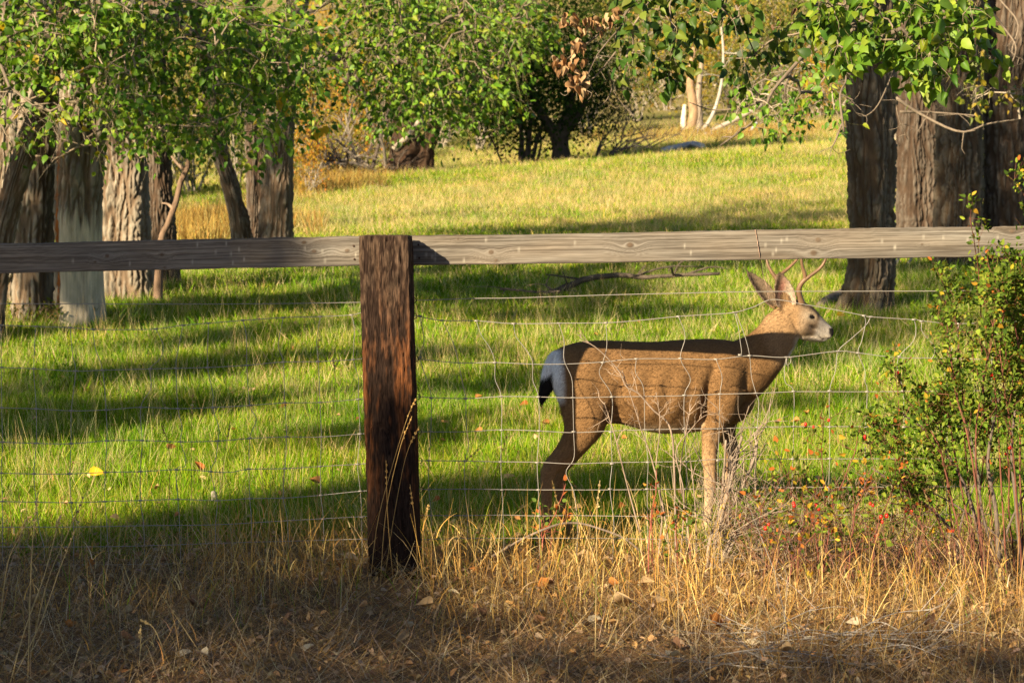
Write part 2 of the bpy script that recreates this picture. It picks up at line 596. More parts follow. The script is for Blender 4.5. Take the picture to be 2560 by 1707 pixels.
def crown(mb_br, roots, targets, n_leaf, size, cols, p=None, rt=.0030, twig=(.33, .27, .2), leafy=None, hang=.35, up=.8,
          spread=.10, jit=.16, droop=.85, petiole=True, sides=5, tips=True):
    """branch network to the target points, hanging leaf sprays on each; returns leaf arrays"""
    N, par, order = prim(roots, targets, up)
    nr = len(roots)
    cnt = np.ones(len(N))
    for j in reversed(order):
        cnt[par[j]] += cnt[nr + j]
    P_, D_, N_, S_, C_ = [], [], [], [], []
    for j in order:
        a, b = N[par[j]], N[nr + j]
        L = np.linalg.norm(b - a)
        mid = (a + b) / 2 + rng.normal(0, .09, 3) * L + np.array([0, 0, .10 * L])
        ns = int(np.clip(L / .12, 3, 9))
        path = spline([a, mid, b], ns)
        r0 = rt * (cnt[nr + j] + 1) ** .5 * 1.15
        r1 = rt * cnt[nr + j] ** .5 * .9
        tube(mb_br, path, np.linspace(r0, r1, ns), sides + 2 if r0 > .012 else 4, (np.array(twig) if r0 < .014 else np.array([.17, .135, .10])) * rng.uniform(.75, 1.2), caps=False, vary=.3)
        if leafy is not None and not leafy[j]:
            continue
        # hanging spray
        d = unit(b - a)
        k = rng.integers(1, 4) if tips else 1
        for _ in range(k):
            dl = hang * rng.uniform(.5, 1.2)
            e = b + unit(d * .5 + np.array([0, 0, -droop]) + rng.normal(0, .55, 3)) * dl
            m2 = (b + e) / 2 + np.array([0, 0, .12 * dl]) + rng.normal(0, .05, 3) * dl
            tw = spline([b, m2, e], 5)
            if tips:
                tube(mb_br, tw, np.linspace(rt * .8, rt * .35, 5), 3, np.array(twig) * rng.uniform(.9, 1.3), caps=False)
            m = max(1, int(n_leaf / k * rng.uniform(.6, 1.4)))
            s = rng.uniform(.05, 1, m) ** .7
            i0 = np.minimum((s * 4).astype(int), 3)
            f = (s * 4 - i0)[:, None]
            q0 = tw[i0] * (1 - f) + tw[i0 + 1] * f
            off = rng.normal(0, spread, (m, 3)) * np.array([1, 1, .8])
            lp = q0 + off
            dd = unit(off * 2 + rng.normal(0, .35, (m, 3)) * .3 + np.array([0, 0, -.16]) + .03 * d)
            nn = rng.normal(0, 1, (m, 3)) * .7 - SUNN * 1.25 + np.array([0, 0, .25])
            P_.append(lp); D_.append(dd); N_.append(nn)
            S_.append(size * rng.uniform(.5, 1.25, m)); C_.append(pick(cols, m, p, jit))
            if petiole:
                for t in range(m):
                    w = np.cross(off[t], [.3, .5, .8]); w = unit(w) * rt * .3
                    mb_br.add(np.array([q0[t] - w, q0[t] + w, lp[t] + w, lp[t] - w]), [[0, 1, 2, 3]], None, np.array([.30, .27, .10]))
    if not P_:
        return None
    return [np.concatenate(x) for x in (P_, D_, N_, S_, C_)]


_leaf_cache = {}


def leaf_object_mesh(col, key, curl, mat):
    k = (key, tuple(np.round(col, 3)), curl)
    if k not in _leaf_cache:
        m = MB()
        leaves(m, np.zeros((1, 3)), np.array([[1., 0, 0]]), np.array([[0., 0, 1]]), np.array([1.]), np.asarray(col), curl=curl)
        _leaf_cache[k] = m.mesh("leaf", mat, smooth_shade=True)
    return _leaf_cache[k]


def place_leaf(P, D, N, S, me, parent, name="leaf"):
    d, y, n = leaf_frames(D[None], N[None])
    o = bpy.data.objects.new(name, me)
    COL.objects.link(o)
    if parent is not None:
        o.parent = parent
        P = P - np.array(parent["_b"])
    M = Matrix(((d[0][0] * S, y[0][0] * S, n[0][0] * S, P[0]), (d[0][1] * S, y[0][1] * S, n[0][1] * S, P[1]),
                (d[0][2] * S, y[0][2] * S, n[0][2] * S, P[2]), (0, 0, 0, 1)))
    o.matrix_local = M
    return o


def hang_leaves(tree, L, nobj, mat=None, tmpl=(LEAF_V, LEAF_T), curl=0.0, name="foliage"):
    """the nobj leaves that show largest become parts of their own, the rest one part"""
    mat = mat or M_LEAF
    P, D, N, S, C = L
    if nobj:
        px, zc = to_px(P)
        inside = (px[:, 0] > -5) & (px[:, 0] < 2565) & (px[:, 1] > -5) & (zc > 1)
        score = np.where(inside, S / zc, -1)
        big = np.argsort(-score)[:nobj]
        big = big[score[big] > 0]
        pal = np.clip(np.quantile(C, np.linspace(.05, .95, 9), axis=0), 0, 1) if len(C) < 20 else C[rng.choice(len(C), 14)]
        for i in big:
            c = pal[np.argmin(np.sum((pal - C[i]) ** 2, 1))]
            place_leaf(P[i], D[i], N[i], S[i], leaf_object_mesh(c, mat.name, (-.4, 0.0, .35, .8)[int(rng.integers(4))], mat), tree)
        keep = np.ones(len(P), bool); keep[big] = False
        P, D, N, S, C = P[keep], D[keep], N[keep], S[keep], C[keep]
    if len(P):
        m = MB()
        leaves(m, P, D, N, S, C, tmpl, rng.uniform(-.5, .9, len(P)) if tmpl[0] is LEAF_V else curl)
        o = m.build(name, mat, tree)
        tag(o, kind="stuff")


def region(poly, n, Y0, Y1, dens=None):
    """n points whose photo position falls in the polygon, spread in distance Y0..Y1"""
    poly = np.asarray(poly, float)
    lo, hi = poly.min(0), poly.max(0)
    out = []
    while len(out) < n:
        p = rng.uniform(lo, hi)
        x, y = p
        c = False
        for i in range(len(poly)):
            (x1, y1), (x2, y2) = poly[i], poly[i - 1]
            if (y1 > y) != (y2 > y) and x < (x2 - x1) * (y - y1) / (y2 - y1) + x1:
                c = not c
        if c and (dens is None or rng.uniform() < dens(x, y)):
            out.append(at(x, y, rng.uniform(Y0, Y1)))
    return np.array(out)


GREEN = [(.08, .17, .013), (.125, .24, .018), (.05, .12, .012), (.18, .30, .022), (.27, .34, .03), (.40, .31, .02)]
GREENP = [.22, .29, .14, .21, .12, .02]


def bare_zone(C, bw, a, P, z, seed):
    """peeled pale wood low on the trunk, an orange rotten seam on its left"""
    ang = np.arctan2(np.sin(a + PI / 2 + .0), np.cos(a + PI / 2))     # 0 = towards the camera (-y)
    A = ang[None] + 0 * z
    edge = 1.55 + .30 * pn(A * 4, z * 1.2, seed) + .55 * pn(A * 13, z * .6, seed + 3)
    w = smooth(.05, -.25, z - edge) * smooth(-.55, -.42, A + .1 * pn(z * 2, A, 4))
    w = w[..., None]
    pale = np.array([.50, .42, .31]) * (1 + .35 * pn(A * 14, z * 1.2, 7)[..., None])
    C = C * (1 - w) + pale * w
    rot = (smooth(-1.35, -1.1, A) * smooth(-.55, -.75, A + .12 * pn(z * 3, A * 2, 9)) * smooth(2.4, 1.9, z))[..., None]
    C = C * (1 - rot) + np.array([.30, .10, .025]) * (1 + .6 * pn(A * 9, z * 7, 2)[..., None]) * rot
    return C, bw * (1 - .85 * w[..., 0])


TREES = {}
BR = (.25, .2, .15)


def make_trunk_tree(key, label, pxs, Y, ext, group=None, cat="tree", name="cottonwood_tree", **kw):
    c = trunk_ctl(pxs, Y, ext)
    base = (c[0, 0], c[0, 1], float(ground(c[0, 0], c[0, 1])))
    t = thing(name, label, cat, base, group)
    m = MB()
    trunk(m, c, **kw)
    m.build("trunk", M_BARK, t)
    TREES[key] = (t, c)
    return t, c


GL = "cottonwoods at the meadow's left edge"
make_trunk_tree("T0", "pale sunlit tree trunk at the very left edge, behind the leaning trunk",
                [(-5, 760, 85), (5, 600, 75), (15, 300, 70), (20, 0, 66)], 24, [(.1, 0, 4, .12)], seed=1.3, depth=.025, k=11)
make_trunk_tree("T1", "curved leaning trunk crossing the lower left edge above the rail",
                [(-40, 800, 80), (0, 640, 66), (35, 480, 62), (78, 350, 62), (112, 240, 55), (150, 90, 48), (170, 0, 44)], 20.5,
                [(.3, .5, 3, .06)], seed=2.1, depth=.018, k=14, col=(.22, .17, .125), flare=.2)
make_trunk_tree("T2", "deeply furrowed trunk left of the pale peeled trunk",
                [(82, 805, 116), (82, 690, 110), (86, 560, 112), (92, 400, 116), (102, 200, 110), (116, 0, 100)], 22.3,
                [(.3, .8, 4, .14)], seed=3.7, depth=.04, k=8, flare=.12)
make_trunk_tree("T3", "trunk with peeled pale base and orange rotten seam on its left side",
                [(192, 812, 116), (192, 690, 116), (190, 560, 120), (198, 400, 128), (208, 200, 128), (205, 0, 120)], 22,
                [(-.2, 1, 4, .16)], seed=5.2, depth=.035, k=9, zones=bare_zone, flare=.22)
make_trunk_tree("T4", "broad grey ridged trunk just right of the peeled pale trunk",
                [(316, 745, 165), (310, 640, 150), (306, 500, 146), (303, 350, 142), (303, 200, 136), (300, 0, 126)], 25,
                [(0, 1, 4, .2)], seed=7.9, depth=.04, k=9.5, flare=.2)
make_trunk_tree("T5", "dark narrow trunk behind the broad ridged trunk, beside the dead snag",
                [(400, 690, 90), (402, 600, 84), (398, 480, 74), (394, 350, 68), (390, 150, 54), (388, 0, 50)], 27,
                [(0, 1, 4, .1)], seed=9.4, depth=.03, k=10, col=(.16, .125, .095), flare=.4)
make_trunk_tree("T7", "slim trunk leaning left, leftmost of the three trunks past the snag",
                [(612, 655, 62), (598, 560, 52), (578, 480, 48), (552, 390, 44), (530, 280, 40), (512, 160, 38), (498, 0, 36)], 33,
                [(-.4, 0, 4, .08)], seed=11.3, depth=.025, k=11, col=(.2, .165, .13), flare=.2)
make_trunk_tree("T8", "dark upright trunk, middle of the three trunks past the snag",
                [(640, 660, 60), (640, 560, 48), (637, 400, 46), (634, 250, 45), (632, 0, 42)], 34.5,
                [(0, 1, 4, .1)], seed=13.1, depth=.025, k=11, col=(.15, .12, .095), flare=.3)
make_trunk_tree("T9", "thickest grey trunk, rightmost of the three trunks past the snag",
                [(688, 655, 96), (692, 560, 84), (696, 450, 78), (700, 330, 72), (712, 200, 68), (728, 90, 64), (745, 0, 60)], 33,
                [(.6, .5, 4, .14)], seed=15.8, depth=.03, k=10, col=(.25, .205, .16), flare=.15)
make_trunk_tree("R1", "big furrowed cottonwood trunk standing right behind the deer's head",
                [(2158, 795, 132), (2178, 690, 122), (2180, 600, 122), (2178, 500, 124), (2176, 350, 130), (2174, 200, 128), (2170, 0, 124)], 23.5,
                [(.1, .6, 3, .24), (.1, .8, 3, .2)], seed=17.2, depth=.045, k=10, col=(.20, .16, .115), flare=.42)
make_trunk_tree("R2", "shaded grey trunk directly right of the big front trunk",
                [(2292, 670, 118), (2291, 560, 108), (2291, 400, 106), (2287, 200, 104), (2282, 0, 100)], 34.5,
                [(0, .6, 4, .26)], seed=19.7, depth=.045, k=10, col=(.15, .12, .095))
make_trunk_tree("R3", "trunk with a knobbly bulge, second from the right edge above the rail",
                [(2405, 680, 130), (2404, 560, 118), (2406, 440, 116), (2404, 300, 108), (2400, 150, 104), (2412, 0, 100)], 31,
                [(0, .6, 4, .26)], seed=22.3, depth=.05, k=9, col=(.20, .16, .115), lobes=.16)
make_trunk_tree("R4", "dark trunk cut by the right edge of the picture above the rail",
                [(2524, 690, 150), (2522, 560, 138), (2518, 400, 134), (2518, 200, 130), (2528, 0, 124)], 31.5,
                [(.2, .6, 4, .3)], seed=25.1, depth=.045, k=9, col=(.16, .125, .095))


def high_roots(key, zmin, n=6):
    t, c = TREES[key]
    s = spline(c, 60)
    s = s[s[:, 2] > zmin]
    return s[np.linspace(0, len(s) - 1, n).astype(int), :3]


# --- leaves hanging in front of the left trunks
poly = [(60, -60), (760, -60), (800, 200), (740, 300), (640, 330), (520, 345), (430, 330), (330, 345), (230, 330), (110, 250)]
dens = lambda x, y: np.clip(1.2 - (y / 320.0) ** 1.3, .10, 1) * (1 if x > 260 else .55)
tg = region(poly, 290, 18.2, 23.5, dens)
tg = np.vstack([tg, region([(-40, -50), (330, -50), (300, 120), (120, 190), (-40, 170)], 60, 18.6, 20.5)])
tg2 = region([(-40, 60), (250, 120), (230, 330), (120, 380), (-40, 360)], 44, 18.2, 20.3)
tg = np.vstack([tg, region([(250, 300), (760, 290), (740, 345), (600, 380), (500, 350), (380, 390), (300, 360)], 14, 18.5, 22.5)])
t, c = TREES["T4"]
m = MB()
up_pts = np.array([[at(400 + 90 * i, -60 - 25 * i, 21.5 - .3 * i)[k] for k in range(3)] for i in range(-3, 4)])
L = crown(m, high_roots("T4", 3.6), np.vstack([up_pts, tg]), 20, .084, GREEN, GREENP,
          leafy=np.array([False] * len(up_pts) + [True] * len(tg)), rt=.0032, twig=(.25, .195, .14), hang=.34, spread=.085)
o = m.build("branch", M_TWIG, t)
hang_leaves(t, L, 300)
t, c = TREES["T3"]
m = MB()
L = crown(m, high_roots("T3", 3.4), tg2, 8, .08, GREEN, [.2, .25, .15, .2, .14, .06], rt=.0042, twig=(.25, .195, .14), hang=.35, spread=.09)
m.build("branch", M_TWIG, t)
hang_leaves(t, L, 120)

# --- bare curling twigs low in front of the left trunks
t, c = TREES["T1"]
m = MB()
for (pts, Y) in [([(10, 330), (60, 260), (105, 235), (150, 205)], 19.6), ([(0, 290), (40, 262), (80, 250), (118, 240)], 19.4),
                 ([(300, 285), (350, 300), (420, 330), (470, 360), (520, 335), (600, 310)], 21),
                 ([(280, 270), (330, 265), (400, 285), (470, 300), (540, 330)], 20.6),
                 ([(190, 370), (240, 330), (300, 320), (350, 395), (400, 360), (470, 372)], 20.8),
                 ([(430, 300), (500, 290), (560, 320), (610, 330), (690, 320)], 21.3),
                 ([(240, 150), (190, 215), (205, 255), (265, 275), (320, 285)], 20.2),
                 ([(90, 390), (140, 395), (190, 370), (250, 355), (280, 300)], 20.1)]:
    P = spline([at(x, y, Y + rng.uniform(-.3, .3)) for x, y in pts], 16)
    tube(m, P, np.linspace(.013, .004, 16), 5, np.array((.27, .205, .145)), vary=.3)
    for _ in range(7):
        i = rng.integers(3, 15)
        e = P[i] + rng.normal(0, .16, 3) + np.array([0, 0, -.08])
        tube(m, spline([P[i], (P[i] + e) / 2 + rng.normal(0, .05, 3), e], 5), np.linspace(.005, .002, 5), 4, (.27, .21, .15), caps=False)
m.build("branch", M_TWIG, t)

# --- middle foliage, drooping from the trio
poly = [(730, -60), (1330, -60), (1390, 40), (1290, 120), (1285, 230), (1255, 280), (1150, 275), (1090, 310), (990, 320), (900, 290), (860, 330), (760, 320), (730, 150)]
dens = lambda x, y: (1.0 if x > 930 else .42) * np.clip(1.2 - y / 420, .3, 1)
tg = region(poly, 380, 24, 31, dens)
t, c = TREES["T9"]
up_pts = np.array([at(760 + 80 * i, -110 - 10 * i, 30 - .4 * i) for i in range(7)])
m = MB()
L = crown(m, high_roots("T9", 4.8), np.vstack([up_pts, tg]), 19, .09, GREEN, [.16, .28, .12, .28, .14, .02],
          leafy=np.array([False] * 7 + [True] * len(tg)), rt=.0040, twig=(.25, .195, .14), hang=.5, spread=.10, up=1.0)
# two dark limbs seen through the gap
for pts, r in [([(735, 60), (800, 120), (860, 170), (905, 225), (940, 300)], .06), ([(735, 185), (800, 178), (870, 175), (950, 160)], .07)]:
    P = spline([at(x, y, 32) for x, y in pts], 14)
    tube(m, P, np.linspace(r, r * .55, 14), 8, (.10, .08, .065), vary=.4)
m.build("branch", M_TWIG, t)
hang_leaves(t, L, 300)

# --- near foliage reaching in from the right tree
t, c = TREES["R1"]
BRIGHT = [(.12, .22, .016), (.18, .28, .02), (.08, .17, .014), (.25, .32, .03), (.06, .13, .014)]
mbr = MB()
limb = [at(2190, -260, 22), at(2150, -210, 18), at(2080, -130, 14), at(1980, -70, 12.4), at(1800, -60, 12), at(1640, -40, 12)]
P = spline(limb, 40)
tube(mbr, P, np.linspace(.10, .018, 40), 9, (.25, .2, .15), vary=.4)
for pts, Y, r in [([(1600, -30), (1560, 40), (1500, 85), (1440, 130), (1400, 165)], 12, .009),
                  ([(1540, 130), (1490, 190), (1450, 215), (1412, 230)], 12, .006),
                  ([(1560, 60), (1515, 110), (1480, 160), (1455, 230)], 12, .006),
                  ([(1520, 180), (1530, 215), (1520, 245), (1500, 268)], 12.1, .005),
                  ([(1840, 15), (1868, 90), (1890, 140)], 12.6, .008),
                  ([(2150, 60), (2050, 95), (1990, 160), (1930, 230), (1900, 290), (1800, 365)], 16, .022),
                  ([(2090, 100), (2000, 150), (1965, 210), (1960, 270), (1900, 310)], 16.5, .015),
                  ([(1915, 250), (1850, 270), (1780, 275), (1722, 256)], 16, .010),
                  ([(2110, 330), (2100, 240), (2115, 200), (2105, 150)], 15, .010),
                  ([(2105, 310), (2085, 360), (2075, 370)], 15, .008),
                  ([(2240, 245), (2300, 285), (2400, 330), (2470, 310), (2550, 298)], 20, .018),
                  ([(2250, 280), (2340, 282), (2450, 290)], 20.3, .016),
                  ([(2470, 20), (2510, 70), (2540, 120), (2520, 180)], 17, .012),
                  ([(2500, 0), (2545, 60), (2530, 130), (2560, 150)], 17.2, .009),
                  ([(2238, 60), (2230, 150), (2235, 210), (2245, 290), (2270, 350)], 13, .006),
                  ([(2230, 190), (2190, 270), (2150, 290), (2120, 250)], 14, .006)]:
    P = spline([at(x, y, Y + rng.uniform(-.1, .1)) for x, y in pts], 18)
    tube(mbr, P, np.linspace(r, r * .35, 18), 6, np.array((.20, .155, .115)) * rng.uniform(.6, 1.2), vary=.3)
    for _ in range(5):
        i = rng.integers(4, 17)
        e = P[i] + rng.normal(0, .09, 3) + np.array([0, 0, -.05])
        tube(mbr, spline([P[i], (P[i] + e) / 2 + rng.normal(0, .03, 3), e], 5), np.linspace(r * .35, .0015, 5), 4, (.20, .155, .115), caps=False)
root1 = spline(limb, 12)[3:]
A = np.vstack([region([(1570, -50), (1760, -50), (1740, 60), (1680, 100), (1620, 90), (1560, 110)], 15, 11.6, 12.5),
               region([(1555, 90), (1610, 80), (1590, 170), (1550, 150)], 4, 11.8, 12.2),
               region([(1620, 130), (1680, 110), (1720, 190), (1690, 215), (1650, 190)], 5, 11.8, 12.2),
               region([(1750, 0), (1870, -20), (1850, 60), (1790, 70)], 6, 11.8, 12.3),
               region([(1800, 160), (1900, 90), (2010, 30), (2110, -20), (2120, 60), (2010, 110), (1900, 170), (1830, 190)], 19, 12.2, 13.6)])
L1 = crown(mbr, root1, A, 11, .083, [(.045, .10, .014), (.07, .14, .018), (.035, .08, .012), (.11, .18, .02), (.16, .2, .03)], None,
           rt=.0028, twig=(.25, .195, .14), hang=.14, spread=.05, up=.5)
B = np.vstack([region([(2040, -40), (2440, -40), (2430, 60), (2330, 130), (2210, 110), (2100, 110), (2050, 60)], 80, 11.2, 12.6),
               region([(2290, 100), (2350, 110), (2340, 190), (2290, 180)], 14, 11.2, 11.8),
               region([(2060, 90), (2200, 90), (2160, 120), (2090, 125)], 12, 11.2, 12),
               region([(2420, 90), (2500, 130), (2480, 150)], 3, 11.6, 12)])
L2 = crown(mbr, root1, B, 10, .085, BRIGHT, None, rt=.0028, twig=(.25, .195, .14), hang=.13, spread=.05, up=.5)
root2 = spline([at(2150, 60, 16), at(2050, 95, 16), at(1990, 160, 16), at(1930, 230, 16), at(1900, 290, 16), at(1800, 365, 16)], 9)
Cc = region([(1790, 230), (1880, 205), (1950, 180), (2100, 130), (2110, 330), (2060, 310), (1990, 330), (1900, 330), (1840, 300)], 38, 15.5, 17.5)
L3 = crown(mbr, root2, Cc, 12, .065, GREEN, [.2, .3, .1, .25, .13, .02], rt=.0030, twig=(.3, .24, .18), hang=.16, spread=.06)
root3 = spline([at(2400, 330, 20), at(2550, 298, 20)], 4)
Dd = region([(2420, 215), (2560, 205), (2570, 260), (2480, 275), (2410, 260)], 12, 19.4, 20.3)
L4 = crown(mbr, root3, Dd, 8, .075, [(.14, .18, .02), (.20, .20, .02), (.10, .14, .02), (.36, .26, .03)], None, rt=.0030, hang=.15, spread=.07)
mbr.build("branch", M_TWIG, t)
Lall = [np.concatenate([a, b, c_, d]) for a, b, c_, d in zip(L1, L2, L3, L4)]
hang_leaves(t, Lall, 300)
# withered brown leaves at the tip of the near branch
DRY = [(.34, .19, .085), (.42, .27, .14), (.27, .145, .065), (.46, .32, .18)]
spots = [(1410, 45), (1425, 50), (1440, 42), (1460, 55), (1458, 75), (1475, 60), (1482, 55), (1510, 45), (1525, 40), (1540, 40), (1550, 35), (1425, 118), (1440, 112),
         (1447, 120), (1460, 112), (1395, 155), (1402, 165), (1412, 150), (1392, 170), (1430, 145), (1445, 175), (1440, 200), (1436, 195),
         (1430, 210), (1450, 205), (1455, 225), (1460, 228), (1520, 62), (1505, 60), (1490, 75), (1450, 160), (1420, 160), (1405, 172), (1452, 190), (1447, 188),
         (1980, 35), (1950, 60), (1930, 72), (1912, 190)]
for i, (x, y) in enumerate(spots + [(x + 7, y + 9) for x, y in spots if x < 1700] + [(x - 9, y + 14) for x, y in spots if x < 1700]):
    p = at(x + rng.uniform(-4, 4), y - 12, (11.95 if x < 1700 else 12.8) + rng.uniform(-.06, .06))
    col = DRY[i % 4] if x < 1700 else (.16, .09, .05)
    me = leaf_object_mesh(col, "dry", (1.1, -1.0, 1.5)[i % 3], M_DRYLEAF)
    o = place_leaf(p, np.array([rng.normal(0, .3), rng.normal(0, .3), -1]), rng.normal(0, 1, 3) + np.array([0, -.7, 0]), .056 * rng.uniform(.7, 1.25), me, t, "withered_leaf")
    o["label"] = "withered brown leaf"


# --- crowns above the picture so that trees carry leaves, and shade trees left of and behind the camera
def plain_crown(key_tree, centre, rad, n, size=.2, nl=14, root_z=4.6, key=None):
    t, c = TREES[key]
    u = unit(rng.normal(0, 1, (n, 3))) * rng.uniform(.3, 1, (n, 1)) ** .5
    tg_ = np.asarray(centre) + u * np.asarray(rad)
    m_ = MB()
    L_ = crown(m_, high_roots(key, root_z), tg_, nl, size, GREEN, GREENP, rt=.007, hang=.5, spread=.25, petiole=False, tips=False)
    m_.build("branch", M_TWIG, t)
    hang_leaves(t, L_, 0, tmpl=(QUAD_V, QUAD_T))


plain_crown(None, (-4.6, 25.5, 8.2), (2.2, 1.8, 1.8), 26, key="T2")
plain_crown(None, (-6.4, 25.0, 8.5), (1.6, 1.5, 1.6), 16, key="T0")
plain_crown(None, (-5.0, 35.5, 9.8), (2.2, 2, 2), 22, key="T8", root_z=6)
plain_crown(None, (-5.6, 29, 8.6), (1.6, 1.5, 1.6), 16, key="T5", root_z=5.5)
plain_crown(None, (-6.4, 34, 9.4), (1.6, 1.5, 1.6), 14, key="T7", root_z=6)
plain_crown(None, (6.6, 34, 10.2), (2.2, 2, 2), 20, key="R2", root_z=6)
plain_crown(None, (8.6, 33, 10.4), (2.0, 2, 2), 16, key="R3", root_z=6)
plain_crown(None, (9.6, 32, 10), (2.0, 2, 2), 16, key="R4", root_z=6)

# shadow patches (photo pixel ellipses on the ground) -> leaf clumps of trees that stand outside the frame
patches = [  # cx, cy, rx, ry, clumps, t0, t1, slope
    (150, 1085, 210, 34, 16, 10, 13, -.05), (480, 1035, 190, 22, 12, 10, 13, -.1), (100, 1005, 150, 14, 7, 10, 13, -.05),
    (430, 945, 260, 18, 14, 11, 14, -.12), (760, 905, 150, 20, 10, 11, 14, -.1), (700, 840, 230, 14, 11, 12, 15, -.15),
    (560, 770, 260, 13, 11, 12, 16, -.03), (480, 720, 200, 10, 8, 12, 16, -.05),
    (1120, 1085, 110, 22, 7, 10, 13, -.05), (1150, 890, 130, 16, 8, 11, 14, -.05), (1130, 690, 150, 12, 7, 13, 17, -.1),
    (1480, 730, 260, 12, 9, 13, 17, 0), (1560, 800, 260, 26, 14, 12, 15, -.03), (1330, 960, 90, 14, 5, 11, 13, 0),
    (2050, 890, 170, 36, 12, 11, 14, -.1), (2320, 830, 240, 40, 17, 12, 15, -.1), (2420, 720, 200, 12, 9, 13, 17, 0),
    (2060, 1010, 80, 10, 3, 11, 13, 0),
]
clumps = []
for cx, cy_, rx, ry, k, t0, t1, sl in patches:
    for _ in range(int(k * 1.9)):
        r = math.sqrt(rng.uniform()); a = rng.uniform(0, 2 * PI)
        dx = r * math.cos(a) * rx
        p = gpx(cx + dx, cy_ + r * math.sin(a) * ry + sl * dx)
        clumps.append(p - SUN * rng.uniform(t0, t1))
near = []
# dense shade over the verge in front of the fence, the left rail and the left wire panel
for _ in range(430):
    X = rng.uniform(-3.2, 2.6); Y = rng.uniform(5.2, 9.4)
    edge = np.interp(X, [-3.2, -1.2, -.55, -.1, .6, 1.1, 1.6, 2.6], [9.4, 9.25, 8.5, 7.6, 7.4, 7.35, 7.5, 7.8])
    if Y < edge - .15 and (Y > 7.4 or rng.uniform() < .45):
        near.append(np.array([X, Y, .05]) - SUN * rng.uniform(9, 13))
for _ in range(190):
    X = rng.uniform(-2.45, -1.3); Z = rng.uniform(.3, 1.5)
    near.append(np.array([X - .12 * (Z < 1) , 8.85, Z]) - SUN * rng.uniform(9, 13))
for _ in range(62):
    clumps.append(at(rng.uniform(60, 440), rng.uniform(330, 780), 22) - SUN * rng.uniform(11, 16))
for _ in range(55):
    clumps.append(at(rng.uniform(520, 740), rng.uniform(300, 640), 33) - SUN * rng.uniform(13, 18))
for _ in range(240):
    xx_ = rng.uniform(2110, 2600)
    clumps.append(at(xx_, rng.uniform(110, 790), 23.5 if xx_ < 2245 else rng.uniform(29.5, 32)) - SUN * rng.uniform(13, 20))
far = []
for _ in range(80):      # long shadow lying across the field behind the rail
    x = rng.uniform(1180, 2120)
    yb = np.interp(x, [1180, 1500, 1800, 2120], [588, 562, 535, 505])
    far.append(gpx(x, rng.uniform(yb, min(yb + 75, 596))) - SUN * rng.uniform(18, 24))
for _ in range(260):     # shade over the dark round tree
    far.append(np.array([rng.uniform(-2.2, 4.5), 80 + rng.uniform(-2, 2), rng.uniform(3, 10.5)]) - SUN * rng.uniform(20, 27))


def shade_tree(base, targets, label, size, nl, spread, h):
    x, y = base
    c = np.array([[x, y, float(ground(x, y)) - .3, .42], [x, y, 2.5, .36], [x + .2, y + .1, h * .6, .28], [x, y, h, .12]])
    t = thing("cottonwood_tree", label, "tree", (x, y, float(ground(x, y))), "trees out of frame that shade the meadow")
    m_ = MB()
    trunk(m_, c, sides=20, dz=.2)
    m_.build("trunk", M_BARK, t)
    s = spline(c, 12)[5:, :3]
    m_ = MB()
    L_ = crown(m_, s, targets, nl, size, GREEN, GREENP, rt=.006, hang=.4, spread=spread, petiole=False, tips=False, up=.3)
    m_.build("branch", M_TWIG, t)
    hang_leaves(t, L_, 0, tmpl=(QUAD_V, QUAD_T))


clumps = np.array(clumps); near = np.array(near); far = np.array(far)
shade_tree((-11.5, -4.5), near, "cottonwood behind the photographer shading the verge", .15, 26, .17, 8)
near_c = clumps[clumps[:, 1] < 6.5]; mid_c = clumps[clumps[:, 1] >= 6.5]
shade_tree((-13.5, 1.5), near_c, "cottonwood left of the picture shading the grass by the fence", .17, 32, .18, 9)
shade_tree((-12.5, 11.5), mid_c, "cottonwood left of the picture shading the trunks", .18, 24, .18, 10)
f1 = far[far[:, 1] < 50]; f2 = far[far[:, 1] >= 50]
if len(f1): shade_tree((-19, 28), f1, "tall cottonwood left of the picture shading the field", .35, 24, .5, 14)
if len(f2): shade_tree((-21, 57), f2, "tall cottonwood far left of the picture shading the round tree", .6, 26, .6, 17)


# ------------------------------------------------------------------ dead snag and things lying in the meadow
sn = np.array([[*at(x, y, 24.5), w * 24.5 / F / 2] for x, y, w in [(392, 690, 26), (402, 610, 18), (420, 560, 16), (440, 505, 15), (452, 455, 14), (468, 420, 14), (470, 385, 10), (472, 340, 6)]])
sn[0, 2] = ground(sn[0, 0], sn[0, 1]) - .1
t = thing("dead_snag", "thin crooked dead stem between the dark trunk and the three trunks", "dead tree", (sn[0, 0], sn[0, 1], sn[0, 2] + .1))
m = MB(); tube(m, spline(sn, 40)[:, :3], spline(sn, 40)[:, 3], 10, (.19, .125, .085), vary=.9); m.build("stem", M_BARK, t)
m = MB()
for pts in [[(460, 425), (440, 405), (425, 385), (415, 370)], [(468, 395), (480, 370), (500, 350)], [(432, 520), (418, 510), (405, 508)]]:
    P = spline([at(x, y, 24.5) for x, y in pts], 8)
    tube(m, P, np.linspace(.025, .007, 8), 6, (.30, .21, .15), vary=.6)
m.build("branch", M_BARK, t)


